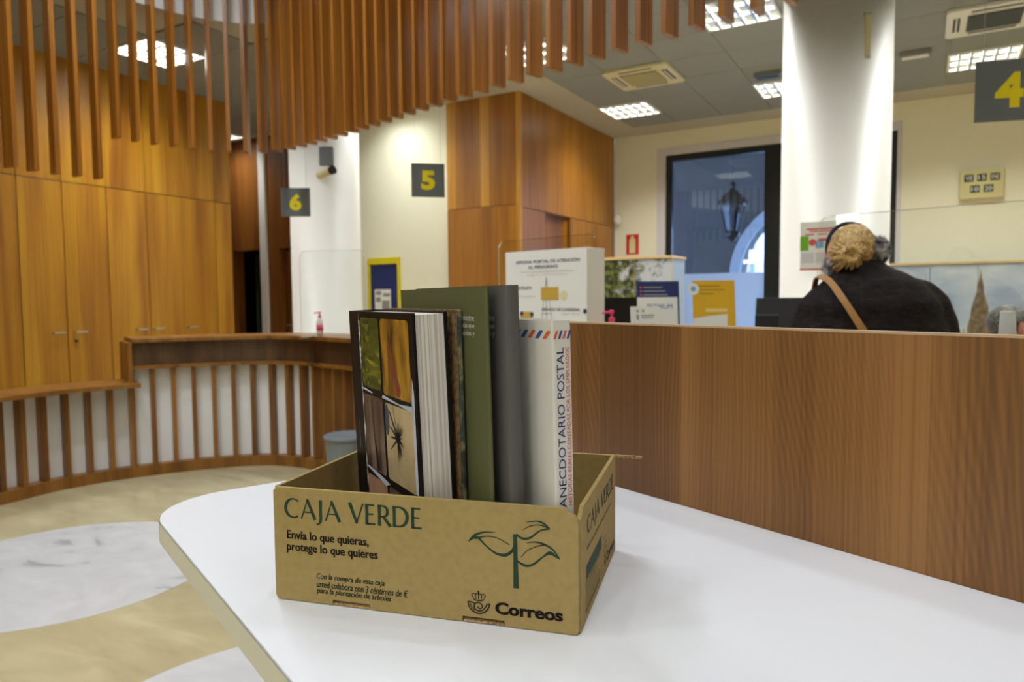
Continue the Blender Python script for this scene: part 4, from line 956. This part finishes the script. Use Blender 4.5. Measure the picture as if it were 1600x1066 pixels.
t = thing('cup', 'tall clear plastic tumbler on the counter before the seated clerk', 'cup', (1.735, 2.485, CTOP), 0)
mesh('tumbler', G().lathe([(.030, 0), (.028, .12), (.022, .222)], 20), milky('frosted_plastic', (.86, .86, .80, 1), .42), t, smooth=True)
mesh('rim', G().lathe([(.0225, .218), (.0235, .222), (.0225, .226)], 20), 'white_plastic', t)

# printed cabinets
tree_print = None
def tree_mat():
    m, nt, b = nodes('tree_photo_print'); b.inputs['Roughness'].default_value = .45
    tc = N(nt, 'ShaderNodeTexCoord')
    n1 = N(nt, 'ShaderNodeTexNoise'); n1.inputs['Scale'].default_value = 3.2; n1.inputs['Detail'].default_value = 8; n1.inputs['Roughness'].default_value = .7
    n2 = N(nt, 'ShaderNodeTexNoise'); n2.inputs['Scale'].default_value = 22; n2.inputs['Detail'].default_value = 5
    nt.links.new(tc.outputs['Object'], n1.inputs['Vector']); nt.links.new(tc.outputs['Object'], n2.inputs['Vector'])
    sx = N(nt, 'ShaderNodeSeparateXYZ'); nt.links.new(tc.outputs['Object'], sx.inputs[0])
    # denser leaves towards the tree's side of the picture and its upper half
    a = N(nt, 'ShaderNodeMath', operation='MULTIPLY_ADD'); a.inputs[1].default_value = -.34; a.inputs[2].default_value = -.13; nt.links.new(sx.outputs['X'], a.inputs[0])
    z_ = N(nt, 'ShaderNodeMath', operation='MULTIPLY_ADD'); z_.inputs[1].default_value = .18; z_.inputs[2].default_value = -.27; nt.links.new(sx.outputs['Z'], z_.inputs[0])
    s1 = N(nt, 'ShaderNodeMath', operation='ADD'); nt.links.new(a.outputs[0], s1.inputs[0]); nt.links.new(z_.outputs[0], s1.inputs[1])
    s2 = N(nt, 'ShaderNodeMath', operation='ADD'); nt.links.new(s1.outputs[0], s2.inputs[0]); nt.links.new(n1.outputs['Fac'], s2.inputs[1])
    r1 = N(nt, 'ShaderNodeValToRGB'); r1.color_ramp.elements[0].position = .47; r1.color_ramp.elements[1].position = .53
    nt.links.new(s2.outputs[0], r1.inputs[0])
    lf = N(nt, 'ShaderNodeValToRGB'); lf.color_ramp.elements[0].position = .42; lf.color_ramp.elements[0].color = S(26, 34, 20); lf.color_ramp.elements[1].position = .70; lf.color_ramp.elements[1].color = S(130, 136, 58)
    nt.links.new(n2.outputs['Fac'], lf.inputs[0])
    mx = N(nt, 'ShaderNodeMix', data_type='RGBA'); mx.inputs[6].default_value = S(186, 190, 198)
    nt.links.new(r1.outputs[0], mx.inputs[0]); nt.links.new(lf.outputs[0], mx.inputs[7]); nt.links.new(mx.outputs[2], b.inputs['Base Color'])
    return m
tree_print = tree_mat()
cab_wood = plain('pale_beech', S(220, 186, 130), .5); cab_side = plain('cabinet_grey', S(158, 174, 196), .5)
x, y = UV(6.6, 2.058)
t = thing('photo_cabinet', 'tall cabinet with tree photograph printed on its doors and beech top', 'cabinet', (x, y, 0), RZ)
mesh('cabinet_body', G().box(-1.2, 0, .02, .42, .06, 1.74), cab_side, t)
mesh('top_board', G().box(-1.21, .01, -.01, .43, 1.74, 1.765), cab_wood, t); mesh('plinth', G().box(-1.18, -.02, .04, .40, 0, .06), 'black_plastic', t)
for a, b in ((-1.2, -.80), (-.80, -.372), (-.372, 0)):
    mesh('printed_door', G().box(a+.006, b-.006, 0, .02, .06, 1.735), tree_print, t)
    mesh('door_edge', G().box(b-.006, b+.0, .004, .02, .06, 1.735), cab_wood, t)
sky_print = ramp_mat('cloud_photo_print', [(.3, S(132, 146, 172)), (.5, S(166, 176, 192)), (.7, S(196, 200, 202))], (1, 1, 2.2), 1.6, 5, .45)
stone_print = ramp_mat('spire_stone_print', [(.3, S(70, 58, 46)), (.55, S(120, 102, 78)), (.7, S(150, 130, 100))], (1, 1, 1), 18, 5, .5)
x, y = UV(9.0, .326)
t = thing('spire_cabinet', 'long cabinet with cloudy sky and cathedral spire printed on its doors', 'cabinet', (x, y, 0), RZ)
mesh('cabinet_body', G().box(0, 2.9, .02, .42, .06, 1.70), cab_side, t)
mesh('top_board', G().box(-.01, 2.91, -.01, .43, 1.70, 1.722), cab_wood, t); mesh('plinth', G().box(.02, 2.88, .04, .40, 0, .06), 'black_plastic', t)
doors = []
for a, b in ((0, .39), (.39, .83), (.83, 1.27), (1.27, 1.71), (1.71, 2.3), (2.3, 2.9)):
    doors.append(mesh('printed_door', G().box(a+.004, b-.004, 0, .02, .06, 1.695), sky_print, t))
def spire(cx, zt, zb, wb, dr):
    q = []; 
    prof = [(.0, zt), (.012, zt-.10), (.03, zt-.18), (.03, zt-.24), (.075, zt-.40), (.085, zt-.52), (.11, zt-.62), (.11, zt-.80), (.15, zt-.82), (.15, zb)]
    k = wb/.15
    q.append([(cx-a*k, z) for a, z in reversed(prof)]+[(cx+a*k, z) for a, z in prof[1:]])
    for s_ in (-1, 1):
        for o_, hh in ((.14, .62), (.20, .70)): q.append([(cx+s_*o_*k-.02, zb), (cx+s_*o_*k+.02, zb), (cx+s_*o_*k+.012, zt-hh-.1), (cx+s_*o_*k, zt-hh), (cx+s_*o_*k-.012, zt-hh-.1)])
    polys('printed_spire', q, stone_print, dr, (0, 0, 0), X, Z, .001)
spire(.855, 1.64, .06, .15, doors[2]); spire(.56, 1.2, .06, .04, doors[1]); spire(.355, 1.63, .06, .035, doors[0])
# litter bin
t = thing('litter_bin', 'small grey litter bin at the foot of the curved counter', 'bin', (-1.17, 4.98, 0), 0)
g = G().lathe([(.12, 0), (.135, .02), (.155, .40), (.162, .41), (.15, .41), (.13, .05)], 28); mesh('bin_body', g, plain('bin_grey', S(128, 136, 136), .5), t, smooth=False); mesh('rim', G().lathe([(.158, .385), (.166, .395), (.166, .415), (.158, .42), (.148, .41)], 28), 'grey_plastic', t, smooth=True)

# ================================================================== PEOPLE
def skin_body(name, verts, edges, radii, m_, parent, root=0, sub=2):
    me = D.meshes.new(name); me.from_pydata(verts, edges, []); me.materials.append(m_)
    o = D.objects.new(name, me); link(o); o.parent = parent
    o.modifiers.new('skin', 'SKIN'); o.modifiers['skin'].use_smooth_shade = True
    lay = me.skin_vertices[0] if me.skin_vertices else None
    for i, r in enumerate(radii):
        lay.data[i].radius = r if isinstance(r, tuple) else (r, r); lay.data[i].use_root = (i == root)
    s_ = o.modifiers.new('sub', 'SUBSURF'); s_.levels = s_.render_levels = sub
    return o
class Sk:
    def __init__(s): s.v = []; s.e = []; s.r = []
    def add(s, p, r, link_to=None):
        s.v.append(tuple(p)); s.r.append(r); i = len(s.v)-1
        if link_to is not None: s.e.append((link_to, i))
        return i
    def hand(s, wrist_i, wrist, d, side, palm_n):
        """palm plus five bent fingers; d = finger direction, palm_n = palm normal"""
        d = Vector(d).normalized(); n_ = Vector(palm_n).normalized(); a = d.cross(n_).normalized()*side; w0 = Vector(wrist)
        pi_ = s.add(w0+d*.045, (.030, .018), wrist_i); k_ = s.add(w0+d*.085, (.034, .014), pi_)
        for j, (o_, L) in enumerate(((-.030, .062), (-.010, .074), (.010, .069), (.029, .052))):
            b0 = s.add(w0+d*.098+a*o_, .0095, k_); b1 = s.add(w0+d*(.098+L*.5)+a*o_*1.1+n_*.008, .0088, b0); s.add(w0+d*(.098+L*.92)+a*o_*1.1+n_*.028, .0075, b1)
        t0 = s.add(w0+d*.05-a*.035+n_*.008, .0115, pi_); t1 = s.add(w0+d*.08-a*.052+n_*.018, .010, t0); s.add(w0+d*.105-a*.058+n_*.026, .0085, t1)
skin_m = plain('skin', S(214, 166, 138), .5, .35); 
def face(sk_parent, c, yawz, tilt, s_=1.0, hair=None):
    pass
fur = ramp_mat('dark_brown_fur', [(.3, S(15, 10, 9)), (.5, S(29, 20, 17)), (.7, S(46, 32, 26))], (1, 1, 4), 26, 6, .75, 0, .25)
def woman():
    # standing at the counter, back to the table; local: +y is where she faces
    t = thing('person', 'person in dark brown fur coat and grey earmuffs standing at the counter', 'person', (1.11, 2.2, 0), R(-14))
    k = Sk(); 
    pel = k.add((0, 0, .86), (.15, .11)); wa_ = k.add((0, 0, 1.02), (.125, .095), pel); ch = k.add((0, .0, 1.22), (.15, .10), wa_); nb = k.add((-.02, .01, 1.37), (.06, .055), ch); nk = k.add((-.04, .015, 1.42), (.05, .052), nb)
    h0 = k.add((-.055, .03, 1.47), (.07, .08), nk); h1 = k.add((-.062, .03, 1.53), (.068, .078), h0); k.add((-.065, .025, 1.562), (.04, .05), h1)
    for s_ in (-1, 1):
        hp = k.add((s_*.10, 0, .80), .09, pel); kn = k.add((s_*.11, .02, .46), .058, hp); an = k.add((s_*.11, -.01, .085), .038, kn); k.add((s_*.115, .12, .04), (.04, .03), an)
        sh_ = k.add((s_*.13, 0, 1.32), .05, ch); el = k.add((s_*.20, .05, 1.09), .04, sh_); wr_ = k.add((s_*.18, .29, 1.05), .028, el)
        k.hand(wr_, (s_*.18, .29, 1.05), (-s_*.25, 1, .05), s_, (0, 0, -1))
    body = skin_body('body', k.v, k.e, k.r, skin_m, t)
    # face features (turned away from the hall)
    hc = Vector((-.058, .03, 1.51))
    g = G().tube([hc+Vector((0, .085, .015)), hc+Vector((0, .11, -.012)), hc+Vector((0, .088, -.022))], [.008, .013, .008], 8); mesh('nose', g, skin_m, t, smooth=True)
    for s_ in (-1, 1): mesh('eye', G().ell(hc+Vector((s_*.03, .080, .012)), (.012, .008, .007), 10, 8), 'white_ink', t, smooth=True)
    mesh('mouth', G().ell(hc+Vector((0, .082, -.045)), (.024, .008, .006), 10, 6), flat('lips', S(180, 96, 90)), t, smooth=True)
    # coat: lofted torso and sleeves, fused by a voxel remesh
    def band(z): return 1+.022*sin(2*pi*z/.078)
    rings = [(.52, 0, 0, .25, .20), (.90, 0, 0, .235, .185), (1.05, 0, 0, .22, .175), (1.15, 0, 0, .212, .172), (1.25, 0, 0, .205, .168), (1.32, 0, -.005, .19, .158), (1.37, 0, -.005, .168, .142), (1.41, -.005, -.002, .138, .122), (1.437, -.012, .004, .105, .10), (1.455, -.028, .008, .080, .085), (1.475, -.045, .012, .070, .076)]
    dense = []
    for a, b in zip(rings, rings[1:]):
        for q in range(5): dense.append(tuple(a[i]+(b[i]-a[i])*q/5 for i in range(5)))
    dense.append(rings[-1])
    g = G(); vs = []; seg = 36
    for z, cx_, cy_, rx_, ry_ in dense:
        f = band(z) if z < 1.38 else 1
        for j in range(seg):
            a = 2*pi*j/seg; c_, s_ = cos(a), sin(a); e = .8
            vs.append((cx_+math.copysign(abs(c_)**e, c_)*rx_*f, cy_+math.copysign(abs(s_)**e, s_)*ry_*f, z))
    n_ = len(dense); g.add(vs, [(i*seg+j, i*seg+(j+1) % seg, (i+1)*seg+(j+1) % seg, (i+1)*seg+j) for i in range(n_-1) for j in range(seg)]+[tuple(range(seg-1, -1, -1)), tuple((n_-1)*seg+j for j in range(seg))])
    def sleeve(pts, rr):
        sp = spline(pts, 8); n2 = len(sp); rs = []
        for i in range(n2):
            f = i/(n2-1)*(len(rr)-1); a = int(min(f, len(rr)-2)); rs.append((rr[a]+(rr[a+1]-rr[a])*(f-a))*(1+.03*sin(i*1.5)))
        g.tube(sp, rs, 20); return sp, rs
    SLV = [sleeve([(.09, 0, 1.385), (.150, 0, 1.345), (.178, .01, 1.25), (.20, .04, 1.10), (.215, .17, 1.03), (.18, .28, 1.05)], [.045, .062, .074, .078, .072, .065]),
           sleeve([(-.09, 0, 1.38), (-.145, 0, 1.335), (-.168, .01, 1.24), (-.182, .04, 1.10), (-.20, .17, 1.03), (-.18, .28, 1.05)], [.045, .060, .070, .074, .070, .065])]
    co = mesh('fur_coat', g, fur, t); r_ = co.modifiers.new('fuse', 'REMESH'); r_.mode = 'VOXEL'; r_.voxel_size = .011; r_.use_smooth_shade = True
    s_ = co.modifiers.new('smooth', 'SMOOTH'); s_.factor = .5; s_.iterations = 3
    # fur tips
    random.seed(11); gf = G()
    def hair(p, n_, L):
        p = Vector(p); n_ = Vector(n_).normalized(); tng = n_.cross(Vector((0, 0, 1))); tng = tng.normalized() if tng.length > .01 else Vector((1, 0, 0))
        d = (n_*.75+Vector((random.uniform(-.4, .4), random.uniform(-.4, .4), -.75))).normalized()
        gf.add([p-tng*.0012, p+tng*.0012, p+d*L], [(0, 1, 2)])
    for _ in range(9000):
        i = random.randrange(len(dense)-1); z, cx_, cy_, rx_, ry_ = dense[i]; z2 = dense[i+1]
        k_ = random.random(); z_, cx_, cy_, rx_, ry_ = [dense[i][q]+(z2[q]-dense[i][q])*k_ for q in range(5)]
        if z_ < .95 and random.random() < .75: continue
        a = random.uniform(0, 2*pi); c_, s2 = cos(a), sin(a); e = .8; f = band(z_) if z_ < 1.38 else 1
        hair((cx_+math.copysign(abs(c_)**e, c_)*rx_*f*.985, cy_+math.copysign(abs(s2)**e, s2)*ry_*f*.985, z_), (c_/rx_, s2/ry_, .6 if z_ > 1.3 else 0), random.uniform(.012, .026))
    for sp, rs in SLV:
        for _ in range(2600):
            i = random.randrange(len(sp)-1); tt = (sp[i+1]-sp[i]).normalized(); a_ = tt.cross(Vector((0, 0, 1))).normalized(); b_ = tt.cross(a_); th = random.uniform(0, 2*pi); nn_ = a_*cos(th)+b_*sin(th)
            hair(sp[i].lerp(sp[i+1], random.random())+nn_*rs[i]*.97, nn_, random.uniform(.012, .026))
    ft = mesh('fur_tips', gf, fur, t, fix=False); ft['kind'] = 'stuff'
    # hair, pinned up in a bun
    blond = ramp_mat('blond_hair', [(.3, S(128, 94, 52)), (.5, S(200, 162, 100)), (.7, S(230, 200, 140))], (1, 1, 1), 60, 4, .45, 2)
    bun = Vector((-.078, -.082, 1.492)); c_h = Vector((-.052, .012, 1.514))
    g = G()
    def fn(d):
        a = math.atan2(d.z-.0, d.x+.25); return 1+.035*sin(a*26)*max(0, -d.y+.2)+.03*noise.noise(d*7)
    g.ell(c_h, (.066, .092, .078), 72, 36, None, fn)
    mesh('hair', g, blond, t, smooth=True)
    g = G()
    for k_ in range(46):
        a = random.uniform(0, 2*pi); b0 = Vector((cos(a), 0, sin(a))); L = random.uniform(.035, .06)
        p0 = bun+b0*L+Vector((0, .022+.02*random.random(), 0)); p1 = bun+b0*L*.55+Vector((0, -.012, 0)); p2 = bun+b0*.008+Vector((0, -.020, 0))
        g.tube([p0, p1, p2], [.004, .0055, .003], 6)
    g.ell(bun+Vector((0, -.006, 0)), (.024, .016, .022), 20, 12)
    for k_ in range(10):
        a = 2*pi*k_/10; pts = [bun+Vector((.022*cos(a+q*.5), -.018-.006*sin(q), .020*sin(a+q*.5))) for q in range(5)]; g.tube(pts, [.004, .008, .009, .008, .004], 8)
    mesh('hair_bun', g, blond, t, smooth=True)
    # earmuffs
    black = plain('black_band', S(16, 16, 17), .5)
    dirv = Vector((.072, 0, .030)).normalized(); upv_ = Vector((-.030, 0, .072)).normalized()
    em_ = mesh('earmuff_band', G().tube([c_h+(dirv*cos(a)*.070+upv_*sin(a)*.083)+Vector((0, .01, 0)) for a in [pi*k_/24 for k_ in range(25)]], .006, 10, ref=(0, 1, 0)), black, t, smooth=True)
    muff_m = ramp_mat('grey_fur', [(.35, S(40, 40, 42)), (.47, S(120, 117, 118)), (.62, S(196, 190, 188))], (1, 1, 1), 40, 5, .8, 0, .2)
    for s2, rr in ((1, .043), (-1, .038)):
        c_ = c_h+dirv*s2*(.072 if s2 > 0 else .060)+Vector((0, -.025 if s2 > 0 else .0, -.036 if s2 > 0 else -.034)); g = G().ell(c_, (rr*.72, rr, rr), 40, 24, None, lambda d: 1+.12*noise.noise(d*5)+.06*noise.noise(d*16))
        for _ in range(900):
            d = Vector((random.gauss(0, 1), random.gauss(0, 1), random.gauss(0, 1))).normalized(); p_ = c_+Vector((d.x*rr*.72, d.y*rr, d.z*rr))*.95; tg = d.orthogonal().normalized()
            g.add([p_-tg*.001, p_+tg*.001, p_+(d+Vector((random.uniform(-.5, .5), random.uniform(-.5, .5), -.3))).normalized()*random.uniform(.008, .016)], [(0, 1, 2)])
        mesh('earmuff', g, muff_m, t, smooth=True, fix=False)
    # bag strap around the torso
    A = Vector((-.125, -.03, 1.375)); B = Vector((.24, -.05, .86))
    tan = plain('tan_leather', S(172, 122, 64), .5, .4)
    pth = [Vector((-.152, .06, 1.39)), Vector((-.152, .0, 1.428)), Vector((-.135, -.09, 1.412)), Vector((-.112, -.152, 1.365)), Vector((-.083, -.183, 1.31)), Vector((-.055, -.198, 1.26)), Vector((.015, -.205, 1.15)), Vector((.11, -.20, 1.0)), Vector((.20, -.165, .88)), Vector((.27, -.05, .80)), Vector((.275, .03, .78))]
    sp = spline(pth, 6); g = G(); vs = []
    for i, p_ in enumerate(sp):
        tt = (sp[min(i+1, len(sp)-1)]-sp[max(i-1, 0)]).normalized(); nn_ = Vector((p_.x, p_.y, .25*max(0, min(1, (p_.z-1.3)/.1)))).normalized(); wv = tt.cross(nn_).normalized()*.0095
        vs += [p_-wv, p_+wv, p_+wv+nn_*.005, p_-wv+nn_*.005]
    g.add(vs, [(4*i+j, 4*i+(j+1) % 4, 4*i+4+(j+1) % 4, 4*i+4+j) for i in range(len(sp)-1) for j in range(4)])
    bag_strap = mesh('bag_strap', g, tan, t)
    for s_ in (-1, 1):   # boots
        g = G().lathe([(.052, .0), (.052, .06), (.05, .10), (.055, .34), (.058, .36)], 18, (s_*.11, 0, 0)); g.ell((s_*.113, .07, .035), (.045, .10, .036), 16, 10); mesh('boot', g, 'black_plastic', t, smooth=True)
woman()
def clerk():
    t = thing('person', 'seated grey-haired person behind the counter next to the spire print', 'person', (2.325, 3.42, 0), R(-72))
    k = Sk(); z0 = .47
    pel = k.add((0, 0, z0+.10), (.16, .12)); wa_ = k.add((0, .0, z0+.27), (.145, .11), pel); ch = k.add((0, .03, z0+.47), (.16, .11), wa_); nb = k.add((0, .05, z0+.58), (.065, .06), ch); nk = k.add((0, .07, z0+.635), (.055, .055), nb)
    h0 = k.add((0, .10, z0+.69), (.070, .080), nk); h1 = k.add((0, .10, z0+.77), (.076, .088), h0); k.add((0, .09, z0+.825), (.05, .06), h1)
    for s_ in (-1, 1):
        hp = k.add((s_*.10, .06, z0+.08), .085, pel); kn = k.add((s_*.13, .44, z0+.06), .062, hp); an = k.add((s_*.13, .46, .09), .042, kn); k.add((s_*.135, .60, .04), (.045, .032), an)
        sh_ = k.add((s_*.19, .03, z0+.52), .058, ch); el = k.add((s_*.26, .10, z0+.27), .045, sh_); wr_ = k.add((s_*.16, .34, z0+.28), .030, el)
        k.hand(wr_, (s_*.16, .34, z0+.28), (-s_*.3, 1, 0), s_, (0, 0, -1))
    skin_body('body', k.v, k.e, k.r, plain('skin_ruddy', S(206, 146, 118), .5, .35), t)
    hc = Vector((0, .10, z0+.755))
    sm_ = plain('skin_ear', S(204, 128, 104), .5)
    for s_ in (-1, 1):
        mesh('ear', G().ell(hc+Vector((s_*.080, -.028, -.018)), (.012, .020, .034), 14, 10), sm_, t, smooth=True)
        mesh('eye', G().ell(hc+Vector((s_*.031, .082, .005)), (.013, .009, .007), 10, 8), 'white_ink', t, smooth=True)
    g = G().tube([hc+Vector((0, .085, .015)), hc+Vector((0, .118, -.022)), hc+Vector((0, .088, -.03))], [.009, .015, .009], 8); mesh('nose', g, sm_, t, smooth=True)
    mesh('mouth', G().ell(hc+Vector((0, .08, -.058)), (.026, .009, .006), 10, 6), flat('lips_pale', S(176, 104, 92)), t, smooth=True)
    hm = ramp_mat('grey_hair', [(.3, S(58, 56, 52)), (.5, S(104, 100, 94)), (.7, S(146, 140, 132))], (1, 1, 1), 50, 5, .5, 2)
    g = G().ell(hc+Vector((0, -.012, .012)), (.089, .098, .084), 40, 24, Matrix.Rotation(R(16), 3, 'X'), lambda d: (1+.03*noise.noise(d*9)) if (d.y < .35 and not (d.z < .02 and d.y > -.5)) else .86)
    mesh('hair', g, hm, t, smooth=True)
    # pullover
    g = G(); 
    for a in (0,):
        vs = []; seg = 28; rr = [(z0+.04, .0, .19, .15), (z0+.16, 0, .185, .145), (z0+.30, .0, .18, .14), (z0+.45, .02, .205, .14), (z0+.54, .035, .17, .115), (z0+.585, .05, .09, .085), (z0+.61, .058, .072, .072)]
        for z, cy_, rx_, ry_ in rr:
            for j in range(seg): vs.append((rx_*cos(2*pi*j/seg), cy_+ry_*sin(2*pi*j/seg), z))
        g.add(vs, [(i*seg+j, i*seg+(j+1) % seg, (i+1)*seg+(j+1) % seg, (i+1)*seg+j) for i in range(len(rr)-1) for j in range(seg)])
        for s_ in (-1, 1): g.tube(spline([(s_*.15, .03, z0+.52), (s_*.22, .05, z0+.44), (s_*.262, .10, z0+.28), (s_*.22, .22, z0+.27), (s_*.17, .32, z0+.28)], 6), [.068]*8+[.062]*9+[.05]*8, 16)
    mesh('pullover', g, plain('navy_wool', S(40, 46, 62), .9, .1), t, smooth=True)
    g = G()
    for s_ in (-1, 1): g.tube(spline([(s_*.07, -.02, z0+.085), (s_*.11, .2, z0+.085), (s_*.13, .43, z0+.065), (s_*.13, .465, z0-.05), (s_*.13, .46, .10)], 6), [.10]*8+[.085]*9+[.06]*8, 16)
    mesh('trousers', g, plain('dark_trousers', S(36, 36, 40), .9, .1), t, smooth=True)
    c = thing('office_chair', 'black office chair under the seated grey-haired clerk', 'chair', (2.325, 3.42, 0), R(-72))
    mesh('seat', G().box(-.23, .23, -.22, .24, .36, .43), 'black_plastic', c, bevel=.02); mesh('pole', G().tube([(0, 0, .06), (0, 0, .36)], .025, 12), 'alu', c)
    mesh('backrest', G().box(-.2, .2, -.29, -.25, .52, .88), 'black_plastic', c, bevel=.02); mesh('back_bar', G().box(-.03, .03, -.27, -.25, .34, .54).box(-.03, .03, -.25, 0, .335, .355), 'black_plastic', c)
    for k_ in range(5):
        a = 2*pi*k_/5; lg = mesh('leg', G().tube([(0, 0, .08), (.27*cos(a), .27*sin(a), .06)], .018, 8), 'black_plastic', c); mesh('castor', G().ell((.27*cos(a), .27*sin(a), .025), (.025, .025, .025), 10, 8), 'black_plastic', lg, smooth=True)
clerk()
